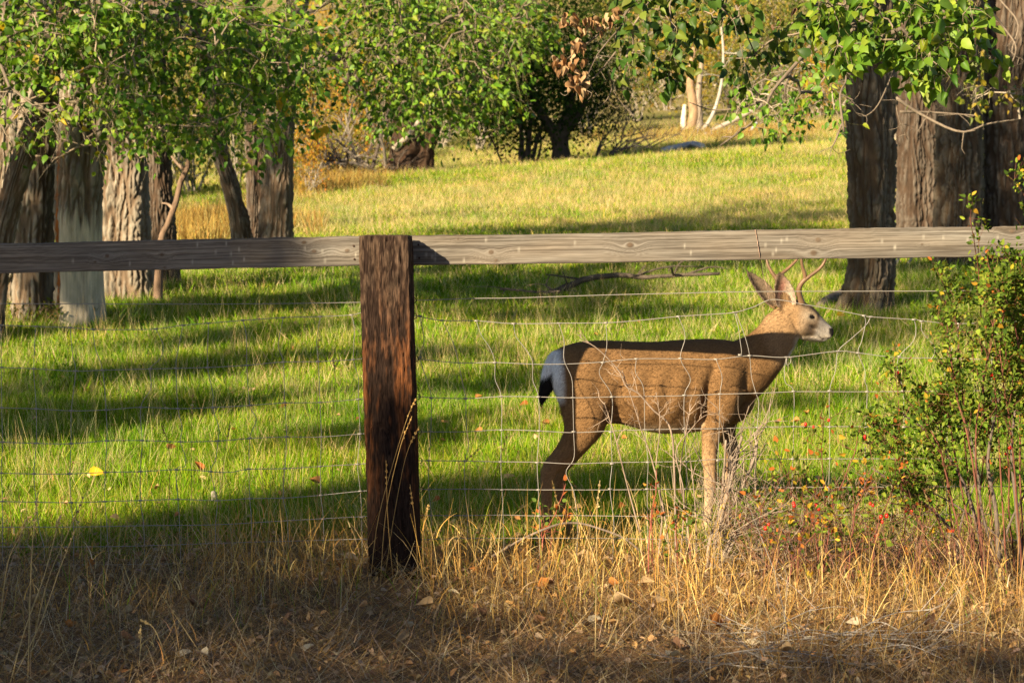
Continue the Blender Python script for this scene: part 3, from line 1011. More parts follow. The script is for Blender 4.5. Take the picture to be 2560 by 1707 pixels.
def lying(name, label, cat, pts, r0, r1, col, lift=.06, sides=8, twigs=0, raise_=None, wob=.02, n=36, Yfix=None):
    P0 = []
    for i, (x, y) in enumerate(pts):
        p = gpx(x, y).copy()
        p[2] = ground(p[0], p[1]) + lift + (raise_[i] if raise_ else 0)
        if Yfix: p = at(x, y, Yfix)
        P0.append(p)
    P = spline(P0, n)
    P += wob * np.stack([pn(np.arange(n) * .4, k * 3.3, 1) for k in range(3)], 1)
    m_ = MB()
    tube(m_, P, np.linspace(r0, r1, n), sides, col, vary=.6)
    for _ in range(twigs):
        i = rng.integers(3, n - 2)
        e = P[i] + np.array([rng.normal(0, .3), rng.normal(0, .2), rng.uniform(-.02, .25)])
        tube(m_, spline([P[i], (P[i] + e) / 2 + rng.normal(0, .05, 3), e], 6), np.linspace(r1 * .8, r1 * .3, 6), 5, col, vary=.4)
    o = m_.build(name, M_BARK, None, base=P0[0])
    return tag(o, label, cat)


lying("fallen_branch", "long dark fallen branch lying in the grass above the deer's back", "branch",
      [(1325, 758), (1375, 735), (1430, 712), (1480, 694), (1560, 688), (1600, 694), (1660, 690), (1800, 684)], .05, .02, (.10, .078, .06),
      twigs=9, Yfix=25)
lying("fallen_stick", "thin forked dead stick left of the long fallen branch", "stick",
      [(1250, 722), (1300, 726), (1350, 730), (1400, 728)], .016, .010, (.19, .14, .10), twigs=4, Yfix=24.5)
lying("tree_root", "crooked grey root running left from the big trunk's foot", "root",
      [(2050, 782), (2080, 775), (2110, 765), (2140, 755)], .05, .09, (.22, .18, .14), lift=.08, wob=.04, raise_=[0, .05, .06, .1])
lying("pale_stick", "pale bare stick leaning by the right trunk under the rail", "stick",
      [(2236, 700), (2262, 690), (2290, 686), (2300, 690)], .022, .014, (.45, .36, .25), lift=.2, twigs=4, raise_=[0, .22, .35, .4])
lying("pale_stick", "long pale curved stick, right of the forked pale stick below the rail", "stick",
      [(2270, 694), (2300, 688), (2340, 690), (2380, 694)], .018, .012, (.42, .33, .22), lift=.12, raise_=[.1, .28, .3, .3])
lying("bleached_log", "white bleached log lying in the far field's shadow", "log",
      [(1657, 390), (1696, 386), (1730, 383), (1756, 384)], .16, .12, (.62, .58, .52), lift=.18, wob=.05, raise_=[0, .1, .2, .12])
lying("wood_stake", "short weathered stub of wood standing in grass left of the post", "stake",
      [(537, 1275), (534, 1272)], .02, .014, (.45, .38, .3), lift=-.03, raise_=[0, .11], n=8, wob=.006)

# ------------------------------------------------------------------ trees and shrubs far behind
def shrub_leaves(n, centre, rad, size, cols, p=None, clump=14, cl_r=.22, holes=0.0):
    """leaf clumps spread through an ellipsoid volume"""
    k = max(4, n // clump)
    u = unit(rng.normal(0, 1, (k, 3))) * (rng.uniform(.15, 1, (k, 1)) ** .45)
    cc = np.asarray(centre) + u * np.asarray(rad) * (1 + .25 * rng.normal(0, 1, (k, 1)))
    P = np.repeat(cc, clump, 0) + rng.normal(0, 1, (k * clump, 3)) * np.asarray(rad) * cl_r
    D = rng.normal(0, 1, P.shape) + np.array([0, 0, -.2])
    N = rng.normal(0, 1, P.shape) - SUNN * .8
    return [P, D, N, size * rng.uniform(.6, 1.3, len(P)), np.repeat(pick(cols, k, p, .2), clump, 0)]


# dark round tree in the middle
b = at(1400, 392, 80); gz = float(ground(b[0], b[1]))
t = thing("round_tree", "dark dense round-crowned tree with several stems in mid field", "tree", (b[0], b[1], gz))
m = MB()
for pts in [[(1405, 405, 70), (1402, 370, 42), (1400, 340, 48), (1420, 290, 30), (1430, 220, 18)], [(1398, 345, 34), (1370, 310, 26), (1340, 260, 20), (1320, 200, 12)],
            [(1302, 400, 20), (1304, 350, 13), (1302, 300, 12), (1310, 230, 9)], [(1318, 402, 24), (1322, 350, 13), (1328, 310, 12), (1340, 240, 9)],
            [(1325, 400, 12), (1345, 340, 9), (1360, 300, 8)], [(1335, 400, 8), (1352, 365, 6), (1350, 330, 6)], [(1265, 400, 5), (1235, 360, 5), (1215, 330, 4)],
            [(1410, 330, 30), (1445, 290, 22), (1470, 230, 16)]]:
    cc = np.array([[*at(x, y, 80), w * 80 / F / 2] for x, y, w in pts])
    if pts[0][1] > 390: cc[0, 2] = ground(cc[0, 0], cc[0, 1]) - .2
    s_ = spline(cc, 16)
    m = MB()
    tube(m, s_[:, :3], s_[:, 3], 9, (.07, .055, .042), vary=.5)
    m.build("trunk", M_BARK, t)
ctr = at(1345, 190, 80)
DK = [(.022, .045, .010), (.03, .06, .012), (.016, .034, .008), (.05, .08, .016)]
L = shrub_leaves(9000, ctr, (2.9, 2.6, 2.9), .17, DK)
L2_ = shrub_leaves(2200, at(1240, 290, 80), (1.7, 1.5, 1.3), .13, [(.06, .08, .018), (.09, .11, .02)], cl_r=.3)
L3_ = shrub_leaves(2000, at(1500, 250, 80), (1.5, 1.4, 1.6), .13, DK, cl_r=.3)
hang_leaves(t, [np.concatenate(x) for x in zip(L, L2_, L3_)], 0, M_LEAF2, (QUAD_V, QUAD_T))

# bare leaning branches right of it
b = at(1495, 395, 79); gz = float(ground(b[0], b[1]))
t = thing("dead_brush", "fan of bare dark branches leaning right beside the dark round tree", "dead bush", (b[0], b[1], gz))
def brush(m, start, dirs, length, r, depth, col):
    for d in dirs:
        d = unit(np.asarray(d, float))
        Lg = length * rng.uniform(.7, 1.15)
        e = start + d * Lg
        mid = (start + e) / 2 + rng.normal(0, .07, 3) * Lg
        P = spline([start, mid, e], 8)
        tube(m, P, np.linspace(r, r * .45, 8), 5 if r > .02 else 4, np.asarray(col) * rng.uniform(.7, 1.3), caps=False, vary=.3)
        if depth:
            for k in range(3):
                i = rng.integers(3, 8)
                nd = unit(d + rng.normal(0, .5, 3))
                brush(m, P[i], [nd], length * .62, r * .5, depth - 1, col)
m = MB()
base_ = np.array([b[0], b[1], gz])
brush(m, base_, [(1.0, .1, .62), (1, 0, .8), (1.1, .2, 1.1), (.9, -.2, .45), (.5, .2, 1), (1.2, 0, .35), (.2, 0, 1)], 2.0, .055, 3, (.10, .085, .075))
m.build("branch", M_BARK, t)

# brush pile and pollard left of it
b = at(1030, 432, 74); gz = float(ground(b[0], b[1]))
t = thing("pollard_tree", "squat dark pollarded trunk with a broken side limb in mid field", "tree", (b[0], b[1], gz))
m = MB()
for pts in [[(1005, 445, 115), (1010, 400, 90), (1015, 360, 84), (1005, 315, 74), (985, 270, 50)], [(1058, 430, 50), (1064, 380, 44), (1078, 335, 46), (1092, 300, 30)]]:
    cc = np.array([[*at(x, y, 74), w * 74 / F / 2] for x, y, w in pts])
    cc[0, 2] = ground(cc[0, 0], cc[0, 1]) - .2
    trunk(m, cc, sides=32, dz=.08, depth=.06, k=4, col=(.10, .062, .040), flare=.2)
m.build("trunk", M_BARK, t)
m = MB()
P = spline([at(x, y, 73.4) for x, y in [(985, 375), (1020, 340), (1050, 300), (1068, 272)]], 12)
tube(m, P, np.linspace(.14, .05, 12), 8, (.40, .33, .25), vary=.5); m.build("broken_limb", M_BARK, t)
L = shrub_leaves(2600, at(1010, 190, 75), (2.2, 2, 2.1), .15, [(.05, .1, .016), (.08, .13, .02), (.2, .16, .02)], cl_r=.25)
hang_leaves(t, L, 0, M_LEAF2, (QUAD_V, QUAD_T))
b = at(900, 440, 71); gz = float(ground(b[0], b[1]))
t = thing("brush_pile", "tangled pile of bare dead branches left of the pollarded trunk", "brush pile", (b[0], b[1], gz))
for i in range(16):
    m = MB()
    s0 = np.array([b[0] + rng.uniform(-1.3, 1.1), b[1] + rng.uniform(-.7, .7), gz + rng.uniform(.0, .5)])
    brush(m, s0, [(rng.normal(0, 1), rng.normal(0, .4), rng.uniform(.05, .9))], rng.uniform(1.3, 2.3), rng.uniform(.04, .09), 2,
          ((.09, .07, .055), (.2, .165, .13), (.06, .045, .038))[i % 3])
    m.build("branch", M_BARK, t)
m = MB()
for i in range(46):
    s0 = np.array([b[0] + rng.uniform(-1.8, 1.5), b[1] + rng.uniform(-.8, .8), gz + rng.uniform(.0, 1.5)])
    brush(m, s0, [rng.normal(0, 1, 3) + np.array([0, 0, .3])], 1.0, .018, 1, (.14, .11, .09))
tag(m.build("twigs", M_BARK, t), kind="stuff")

# far willow, leaning dead pole, diagonal log, irrigation wheel line
b = at(1735, 350, 104); gz = float(ground(b[0], b[1]))
t = thing("willow_tree", "far forked trunk with pale stripped side standing in the dry field", "tree", (b[0], b[1], gz))
m = MB()
for pts, col in [([(1712, 352, 34), (1725, 325, 26), (1735, 290, 26), (1732, 250, 24), (1725, 200, 18), (1735, 120, 12)], (.34, .22, .13)),
                 ([(1745, 350, 30), (1748, 300, 20), (1746, 240, 16), (1755, 150, 10)], (.30, .24, .18)), ([(1708, 330, 12), (1709, 300, 14), (1712, 262, 9)], (.7, .62, .5))]:
    cc = np.array([[*at(x, y, 104), w * 104 / F / 2] for x, y, w in pts])
    if pts[0][1] > 340: cc[0, 2] = ground(cc[0, 0], cc[0, 1]) - .2
    s_ = spline(cc, 18); tube(m, s_[:, :3], s_[:, 3], 10, col, vary=.6)
m.build("trunk", M_BARK, t)
L = shrub_leaves(2600, at(1740, 110, 106), (2.6, 2.4, 2.9), .20, [(.30, .24, .03), (.16, .18, .03), (.34, .20, .03)], cl_r=.3)
hang_leaves(t, L, 0, M_LEAF2, (QUAD_V, QUAD_T))


def pole(name, label, cat, pts, Y, col, drop=True):
    cc = np.array([[*at(x, y, Y), w * Y / F / 2] for x, y, w in pts])
    if drop: cc[0, 2] = ground(cc[0, 0], cc[0, 1]) - .1
    s_ = spline(cc, 18)
    m_ = MB(); tube(m_, s_[:, :3], s_[:, 3], 8, col, vary=.5)
    for _ in range(5):
        i = rng.integers(8, 17)
        brush(m_, s_[i, :3], [rng.normal(0, 1, 3) + np.array([0, 0, .5])], 1.2, .03, 1, col)
    return tag(m_.build(name, M_BARK, None, base=cc[0, :3]), label, cat)


pole("leaning_dead_pole", "tall grey dead pole leaning right behind the forked willow", "dead tree",
     [(1745, 350, 11), (1775, 300, 10), (1795, 250, 9), (1806, 190, 7), (1808, 120, 6), (1800, 40, 4)], 102, (.42, .38, .33))
pole("leaning_log", "thick grey log propped diagonally behind the irrigation wheels", "log",
     [(1752, 342, 12), (1800, 318, 12), (1850, 293, 12), (1905, 262, 10)], 101, (.40, .33, .27))
c0 = at(1760, 336, 98); c1 = at(1858, 336, 98); c2 = at(1892, 306, 98)
t = thing("irrigation_wheel_line", "spoked irrigation wheels joined by a grey pipe in far field", "irrigation line", (c0[0], c0[1], float(ground(c0[0], c0[1]))))
m = MB(); tube(m, [c0, (c0 + c1) / 2, c1], .085, 8, (.36, .37, .40)); m.build("pipe", M_PIPE, t)
m = MB(); tube(m, spline([c1, (c1 + c2) / 2 + np.array([.05, 0, -.1]), c2], 8), .08, 8, (.40, .40, .42)); m.build("pipe", M_PIPE, t)
for k, xx in enumerate((1762, 1796, 1838)):
    cw = at(xx, 336, 98)
    R_ = float(cw[2] - ground(cw[0], cw[1])); R_ = min(max(R_, .5), .8)
    m = MB()
    a = np.linspace(0, 2 * PI, 41)
    yaw = math.radians(38)
    ring = cw + np.stack([np.cos(a) * math.cos(yaw), np.cos(a) * math.sin(yaw), np.sin(a)], 1) * R_
    tube(m, ring, .022, 6, (.20, .17, .15), caps=False)
    wh = m.build("wheel", M_PIPE, t)
    for s in range(8):
        m = MB(); tube(m, [cw, ring[s * 5]], .010, 4, (.22, .19, .17)); m.build("spoke", M_PIPE, wh)

# hillside shrubs: a few meshes, copied
SH = {}
def shrub_mesh(kind, cols, dense, p=None):
    P, D, N, S, C = shrub_leaves(dense, (0, 0, 1.0), (1, 1, .95), .075, cols, p, clump=12, cl_r=.17)
    P[:, 2] = np.maximum(P[:, 2], .02)
    m_ = MB(); leaves(m_, P, D, N, S, C, (QUAD_V, QUAD_T)); return m_.mesh("crown", M_LEAF2)
def stems_mesh():
    m_ = MB()
    for _ in range(7):
        brush(m_, np.array([rng.normal(0, .08), rng.normal(0, .08), -.15]), [(rng.normal(0, .5), rng.normal(0, .5), 1)], .8, .035, 2, (.33, .28, .22))
    return m_.mesh("stem", M_TWIG)
kinds = {
    "olive": ("olive green autumn shrub", [[(.10, .13, .028), (.14, .17, .034), (.07, .10, .022), (.24, .21, .045)]]),
    "gold": ("golden yellow autumn shrub", [[(.36, .27, .045), (.28, .24, .045), (.22, .20, .04)]]),
    "orange": ("orange brown autumn shrub", [[(.44, .19, .035), (.38, .22, .03), (.30, .20, .04), (.46, .29, .03)]]),
    "dark": ("dark green dense shrub", [[(.03, .055, .012), (.045, .075, .015), (.022, .042, .010), (.08, .10, .02)]]),
    "grey": ("grey thin-leaved shrub", [[(.30, .26, .19), (.24, .21, .15), (.20, .18, .11)]]),
}
for k_, (lab, cl) in kinds.items():
    SH[k_] = [shrub_mesh(k_, cl[0], 2000 if k_ != "grey" else 1100) for _ in range(2)]
STM = [stems_mesh() for _ in range(3)]


def far_shrub(px, py, Y, w, h, kind):
    """w,h in photo pixels; py = foot"""
    p = at(px, py, Y); gz_ = float(ground(p[0], p[1]))
    r = .5 * w * Y / F; hh = h * Y / F
    lift = max(0.0, p[2] - gz_)
    place = ("behind the peeled and broad left trunks" if px < 450 else "behind the three trunks past the snag" if px < 720 else "in the gap right of the three trunks" if px < 990
             else "above the pollard and dark round tree" if px < 1500 else "behind the right-hand trunks" if px > 2180 else "low on the far hillside by the wheel line" if py > 180 else "high on the far hillside at the top")
    t_ = thing("autumn_shrub", kinds[kind][0] + " " + place, "shrub", (p[0], p[1], gz_), kind + " shrubs " + place)
    for nm, me in (("crown", SH[kind][rng.integers(2)]), ("stem", STM[rng.integers(3)])):
        o_ = bpy.data.objects.new(nm, me); COL.objects.link(o_); o_.parent = t_
        o_.scale = (r, r * rng.uniform(.8, 1.1), (hh + lift) / 2)
        o_.rotation_euler = (0, 0, rng.uniform(0, 6.28))


for a_ in [(1600, 260, 118, 150, 190, "olive"), (1660, 245, 128, 170, 200, "grey"), (1750, 240, 122, 90, 150, "gold"), (1830, 250, 124, 150, 170, "olive"),
           (1900, 235, 130, 150, 160, "grey"), (1960, 215, 126, 170, 190, "olive"), (1860, 190, 140, 130, 130, "gold"), (2040, 200, 118, 130, 120, "orange"),
           (2090, 215, 125, 150, 180, "olive"), (1560, 140, 150, 200, 200, "olive"), (1680, 120, 150, 180, 170, "grey"), (1790, 130, 150, 200, 190, "olive"),
           (1900, 110, 155, 180, 170, "gold"), (2010, 100, 155, 200, 190, "olive"), (2110, 90, 150, 180, 170, "olive"), (1480, 120, 150, 200, 200, "dark"),
           (1620, 40, 180, 200, 180, "gold"), (1760, 30, 180, 220, 180, "olive"), (1920, 20, 185, 220, 180, "olive"), (2060, 10, 185, 220, 180, "grey"),
           (1440, 20, 180, 220, 160, "dark"), (1300, 30, 170, 240, 200, "dark"), (1150, 60, 150, 260, 240, "dark"), (1000, 90, 140, 260, 260, "dark"),
           (1200, 330, 96, 170, 230, "dark"), (1330, 330, 100, 220, 300, "dark"), (1460, 300, 104, 170, 250, "dark"), (1090, 330, 98, 150, 230, "dark"),
           (820, 300, 95, 170, 240, "orange"), (900, 340, 90, 170, 200, "orange"), (770, 420, 62, 120, 160, "orange"), (760, 200, 100, 170, 230, "orange"),
           (870, 150, 110, 180, 200, "gold"), (960, 250, 100, 150, 200, "dark"), (850, 380, 80, 140, 130, "gold"), (680, 330, 80, 180, 220, "olive"),
           (590, 380, 72, 170, 260, "olive"), (480, 390, 66, 200, 280, "olive"), (420, 250, 80, 220, 280, "gold"), (560, 180, 90, 240, 260, "olive"),
           (330, 420, 58, 200, 280, "olive"), (200, 460, 52, 240, 300, "olive"), (30, 480, 50, 220, 320, "gold"), (30, 250, 60, 300, 320, "olive"), (250, 200, 62, 300, 300, "olive"),
           (2250, 300, 70, 220, 320, "olive"), (2400, 320, 66, 220, 320, "olive"), (2530, 330, 62, 220, 330, "olive"), (2330, 120, 80, 320, 320, "olive"), (2520, 120, 78, 300, 320, "gold")]:
    far_shrub(*a_)

# ------------------------------------------------------------------ fence
YR = 8.78        # front face of the rail
YW = 8.90        # wire plane
pb = gpx(985, 1456)
fence = thing("wire_fence", "weathered plank, post and woven-wire fence crossing the whole picture", "fence", (pb[0], 8.7, 0.0))


def grain(x, v, knots, seed):
    warp = .011 * pn(x * .9, v * 4, seed) + .002 * pn(x * 5, v * 9, seed + 2)
    g_ = v + warp
    kw = np.zeros_like(g_)
    for (kx, kv, kr) in knots:
        dx, dv = (x - kx), (v - kv)
        d = np.sqrt((dx * .55) ** 2 + dv ** 2)
        w = np.exp(-(d / (kr * 2.0)) ** 2)
        g_ = g_ * (1 - w) + (kv + d * 1.3) * w
        kw = np.maximum(kw, smooth(kr, kr * .55, np.sqrt((dx * .85) ** 2 + dv ** 2)))
    s = pn(g_ * 105, x * .7, seed) * .65 + .75 * pn(g_ * 260, x * 1.8, seed + 5) + .6 * pn(g_ * 560, x * 7, seed + 9)
    return s, kw


def plank(name, x0, x1, top, bot, seed, knots, notch=None, thick=.042):
    n = int((x1 - x0) / .0055)
    X = np.linspace(x0, x1, n)
    ts, bs = np.interp(X, *zip(*top)), np.interp(X, *zip(*bot))
    ts = ts + .004 * pn(X * 4, 1.5, seed) + .0028 * pn(X * 26, 2.5, seed) - .006 * np.clip(pn(X * 9, 7.5, seed) - .28, 0, 1)
    bs = bs + .003 * pn(X * 5, 4.5, seed) + .0016 * pn(X * 24, 6.5, seed)
    if notch:
        ts = ts - notch[2] * smooth(notch[0] - .012, notch[0], X) * smooth(notch[1] + .008, notch[1], X)
    nf, nb = 56, 5
    f = np.linspace(0, 1, nf)
    # perimeter: front bottom->top, top front->back, back top->bottom, bottom back->front
    prof = [(0, u) for u in f] + [(k / nb, 1) for k in range(1, nb)] + [(1, u) for u in f[::-14]] + [(1 - k / nb, 0) for k in range(1, nb)]
    prof = np.array(prof)
    m_ = len(prof)
    H = (ts - bs)[:, None]
    u = prof[None, :, 1]; d = prof[None, :, 0]
    edge = np.minimum(np.minimum(u, 1 - u) * H, .004) / .004
    Xg = X[:, None] + 0 * u
    v = u * H
    s, kw = grain(Xg, v + d * .03, knots, seed)
    disp = .0016 * s * (1 - kw) + kw * .0015
    ck = np.zeros_like(s)
    cr_ = np.random.default_rng(int(seed * 100))
    for _ in range(int((x1 - x0) * 7)):
        kx, kv, kl = cr_.uniform(x0, x1), cr_.uniform(.012, .122), cr_.uniform(.06, .28)
        ck = np.maximum(ck, np.exp(-((v + .011 * pn(Xg * .9, v * 4, seed) - kv) / .0013) ** 2) * smooth(kl, kl * .6, np.abs(Xg - kx)) * cr_.uniform(.5, 1))
    ck = np.where(d < .01, ck, 0)
    disp = disp - .004 * ck
    Z = bs[:, None] + v
    bow = .004 * pn(X * 1.5, 3, seed)[:, None]
    Yv = YR + d * thick + bow - np.where(d < .01, disp, 0) + np.where(d < .01, (1 - edge) * .0035, 0)
    Z = Z + np.where((d > .01) & (u > .5), disp * 1.5, 0)
    V = np.stack([Xg, Yv + 0 * Xg, Z + 0 * Xg], -1)
    c1, c2, c3 = np.array([.22, .192, .158]), np.array([.095, .077, .060]), np.array([.10, .065, .04])
    w = smooth(-.45, .5, s)[..., None]
    C = c2 * (1 - w) + c1 * w
    big = pn(Xg * 2.2, v * 9, seed + 1)[..., None]
    C = C * (1 + .35 * big) * (1 + np.array([.1, .0, -.12]) * pn(Xg * 3, v * 14, seed + 4)[..., None])
    C = C * (1 - .75 * kw[..., None]) + c3 * .75 * kw[..., None]
    C = C * (1 - .35 * ck[..., None])
    # white scrape marks
    sp = np.random.default_rng(int(seed * 10))
    for _ in range(int((x1 - x0) * 9)):
        kx, kv = sp.uniform(x0, x1), sp.uniform(.02, .11)
        wv = np.exp(-((Xg - kx) / .0035) ** 2 - ((v - kv) / .010) ** 2)[..., None]
        C = C * (1 - .6 * wv) + np.array([.45, .41, .34]) * .6 * wv
    i = np.arange(n - 1)[:, None] * m_
    j = np.arange(m_)[None]; k2 = (j + 1) % m_
    q = np.stack([i + j, i + m_ + j, i + m_ + k2, i + k2], -1).reshape(-1, 4)
    V = V.reshape(-1, 3); C = C.reshape(-1, 3)
    cen = [V[:m_].mean(0), V[-m_:].mean(0)]
    nV = len(V)
    V = np.vstack([V] + [[c_] for c_ in cen]); C = np.vstack([C, [c2, c2]])
    tr = [[nV, j_, (j_ + 1) % m_] for j_ in range(m_)] + [[nV + 1, (n - 1) * m_ + (j_ + 1) % m_, (n - 1) * m_ + j_] for j_ in range(m_)]
    mm = MB(); mm.add(V, q, tr, np.clip(C, .02, .9))
    return mm.build(name, M_RAIL, fence)


def rz(px, py):
    p = at(px, py, YR); return (p[0], p[2])


def kn(px, py, r):
    p = at(px, py, YR)
    b_ = np.interp(p[0], *zip(*(botL if px < 950 else botR)))
    return (p[0], p[2] - b_, r)


topL = [rz(-120, 612), rz(0, 610), rz(450, 600), rz(905, 590)]
botL = [rz(-120, 686), rz(0, 684), rz(450, 674), rz(905, 664)]
topR = [rz(1000, 590), rz(1500, 583), rz(2000, 573), rz(2560, 566), rz(2700, 565)]
botR = [rz(1000, 664), rz(1500, 657), rz(2000, 648), rz(2560, 641), rz(2700, 640)]
plank("rail", rz(-120, 0)[0], rz(908, 0)[0], topL, botL, 3.1,
      [kn(268, 640, .011), kn(238, 655, .006), kn(405, 637, .010), kn(760, 606, .010), kn(785, 628, .010), kn(868, 626, .009), kn(412, 668, .006)])
plank("rail", rz(1005, 0)[0], rz(2700, 0)[0], topR, botR, 8.7,
      [kn(1228, 630, .013), kn(1575, 612, .014), kn(2045, 600, .013), kn(2034, 633, .016), kn(1145, 598, .006), kn(1240, 650, .007), kn(2530, 578, .012), kn(2305, 610, .005)],
      notch=(rz(2478, 0)[0], rz(2492, 0)[0], .012))

# post: an old railway tie
def make_post():
    hx, hy = .108, .088
    yc = 8.575 + hy
    H0, H1 = -.25, at(960, 591, 8.575)[2]
    per = []
    ns, cr = 34, .012
    for s in np.linspace(-1, 1, ns): per.append((s * (hx - cr), -hy))
    for a_ in np.linspace(-PI / 2, 0, 5)[1:-1]: per.append((hx - cr + cr * math.cos(a_), -hy + cr + cr * math.sin(a_)))
    for s in np.linspace(-1, 1, ns): per.append((hx, s * (hy - cr)))
    for a_ in np.linspace(0, PI / 2, 5)[1:-1]: per.append((hx - cr + cr * math.cos(a_), hy - cr + cr * math.sin(a_)))
    for s in np.linspace(1, -1, 14): per.append((s * (hx - cr), hy))
    for s in np.linspace(1, -1, 24): per.append((-hx, s * (hy - cr)))
    per = np.array(per); m_ = len(per)
    Z = np.linspace(H0, H1, 270); n = len(Z)
    xc = np.interp(Z, [0, H1], [at(986, 1456, 8.575)[0], at(961, 591, 8.575)[0]])
    yaw = math.radians(-3)
    px_, py_ = per[:, 0], per[:, 1]
    nf_ = 1
    nrm = unit(per / np.array([hx, hy]) ** 3)
    gx = px_[None] + 0 * Z[:, None]; gy = py_[None] + 0 * Z[:, None]; gz_ = Z[:, None] + 0 * gx
    wv = .02 * pn(gz_ * 2.5, gx * 6, 1.0)
    f1 = pn(gx * 60 + wv * 40, gy * 60, gz_ * 6.5)
    f2 = pn(gx * 130 + wv * 60, gy * 130, gz_ * 24)
    f3 = pn(gx * 18 + wv * 20, gy * 18, gz_ * 1.3)
    crack = smooth(.022, .0, np.abs(pn(gx * 14 + wv * 25 + 4.2, gy * 14, gz_ * .8 + 2)))
    crack2 = np.exp(-((gx + .035 - .012 * (gz_ - 1.1) * 4 * 0 - .02 * np.clip(H1 - gz_, 0, 1)) / .0028) ** 2) * smooth(.55, .2, H1 - gz_) * (gy < 0)
    chip = np.clip(fbm(gx * 9 + 3, gy * 9, gz_ * 7, 3) - .25, 0, 1)
    knot = np.exp(-((gx - .015) ** 2 + ((gz_ - (H1 - .27)) * .9) ** 2) / .02 ** 2) * (gy < 0)
    knot2 = np.exp(-((gx + .005) ** 2 + ((gz_ - .53)) ** 2) / .02 ** 2) * (gy < 0)
    disp = .008 * f1 + .004 * f2 + .004 * f3 - .011 * crack - .016 * crack2 - .012 * chip + .006 * (knot + knot2)
    ed = smooth(.03, 0, H1 - gz_)
    disp -= .0015 * ed
    x = gx + nrm[None, :, 0] * disp; y = gy + nrm[None, :, 1] * disp
    X = xc[:, None] + x * math.cos(yaw) - y * math.sin(yaw); Y = yc + x * math.sin(yaw) + y * math.cos(yaw)
    zz = gz_ + .006 * pn(gx * 40, gy * 40, 2.0) * ed
    V = np.stack([X, Y, zz], -1)
    dark, red, tan = np.array([.024, .014, .010]), np.array([.14, .050, .017]), np.array([.085, .055, .037])
    hrel = (gz_ / H1)[..., None]
    wr = smooth(.05, .4, .6 * f3 + .7 * f1 + .5 * f2 + .05)[..., None] * (smooth(.15, .45, hrel) * smooth(1.02, .75, hrel) * .75 + .08)
    wt_ = smooth(.05, .4, .8 * f1 + .8 * f2 + .25 * (hrel[..., 0] - .7) * 4)[..., None] * smooth(.45, .95, hrel) * .85
    C = dark * (1 - wr) + red * wr
    C = C * (1 - wt_) + tan * wt_
    C = C * (1 - .5 * (knot + knot2)[..., None]) + np.array([.07, .042, .025]) * .5 * (knot + knot2)[..., None]
    i = np.arange(n - 1)[:, None] * m_
    j = np.arange(m_)[None]; k2 = (j + 1) % m_
    q = np.stack([i + j, i + k2, i + m_ + k2, i + m_ + j], -1).reshape(-1, 4)
    # top: inner rings
    top = V[-1]; cen = top.mean(0)
    rings = [V.reshape(-1, 3)]; cols = [C.reshape(-1, 3)]; base_i = (n - 1) * m_; cnt = n * m_
    prev = np.arange(m_) + base_i
    for s in (.8, .55, .3, .12):
        rg = cen + (top - cen) * s; rg[:, 2] = cen[2] + .004 + .004 * pn(rg[:, 0] * 60, rg[:, 1] * 60, 1)
        rings.append(rg); cols.append(np.tile([.075, .05, .035], (m_, 1)))
        cur = np.arange(m_) + cnt; cnt += m_
        q = np.vstack([q, np.stack([prev, np.roll(prev, -1), np.roll(cur, -1), cur], 1)])
        prev = cur
    rings.append(cen[None]); cols.append([[.14, .1, .07]])
    tr = [[cnt, prev[s_], prev[(s_ + 1) % m_]] for s_ in range(m_)]
    mm = MB(); mm.add(np.vstack(rings), q, tr, np.clip(np.vstack(cols), .01, .9))
    o_ = mm.build("post", M_POST, fence)
    o_["label"] = "dark reddish brown old railway-tie post"
    return o_
make_post()


for (x, y) in ((1046, 612), (1048, 645), (884, 615), (886, 648)):
    m = MB(); p = at(x, y, YR - .0035)
    tube(m, [p, p + [0, .003, 0], p + [0, .012, 0]], [.0045, .005, .003], 8, (.05, .03, .022)); m.build("nail", M_POST, fence)
for (x, y) in ((1036, 751), (1038, 790), (1042, 897), (1046, 992), (1049, 1079), (1051, 1151), (1053, 1223), (1054, 1288)):
    m = MB(); p = at(x - 2, y, 8.72)
    tube(m, spline([p + [0, 0, .012], p + [.010, .004, .006], p + [.010, .004, -.006], p + [0, 0, -.012]], 9), .0022, 5, (.06, .045, .035)); m.build("staple", M_POST, fence)


def wires(rows, name, r, conv):
    for row in rows:
        pts = np.array([at(*conv(x, y), YW + rng.uniform(-.006, .006)) for x, y in row])
        n = max(8, 5 * len(pts))
        m_ = MB()
        tube(m_, spline(pts, n), r, 5, (.5, .5, .5))
        m_.build(name, M_WIRE, fence)
        yield pts


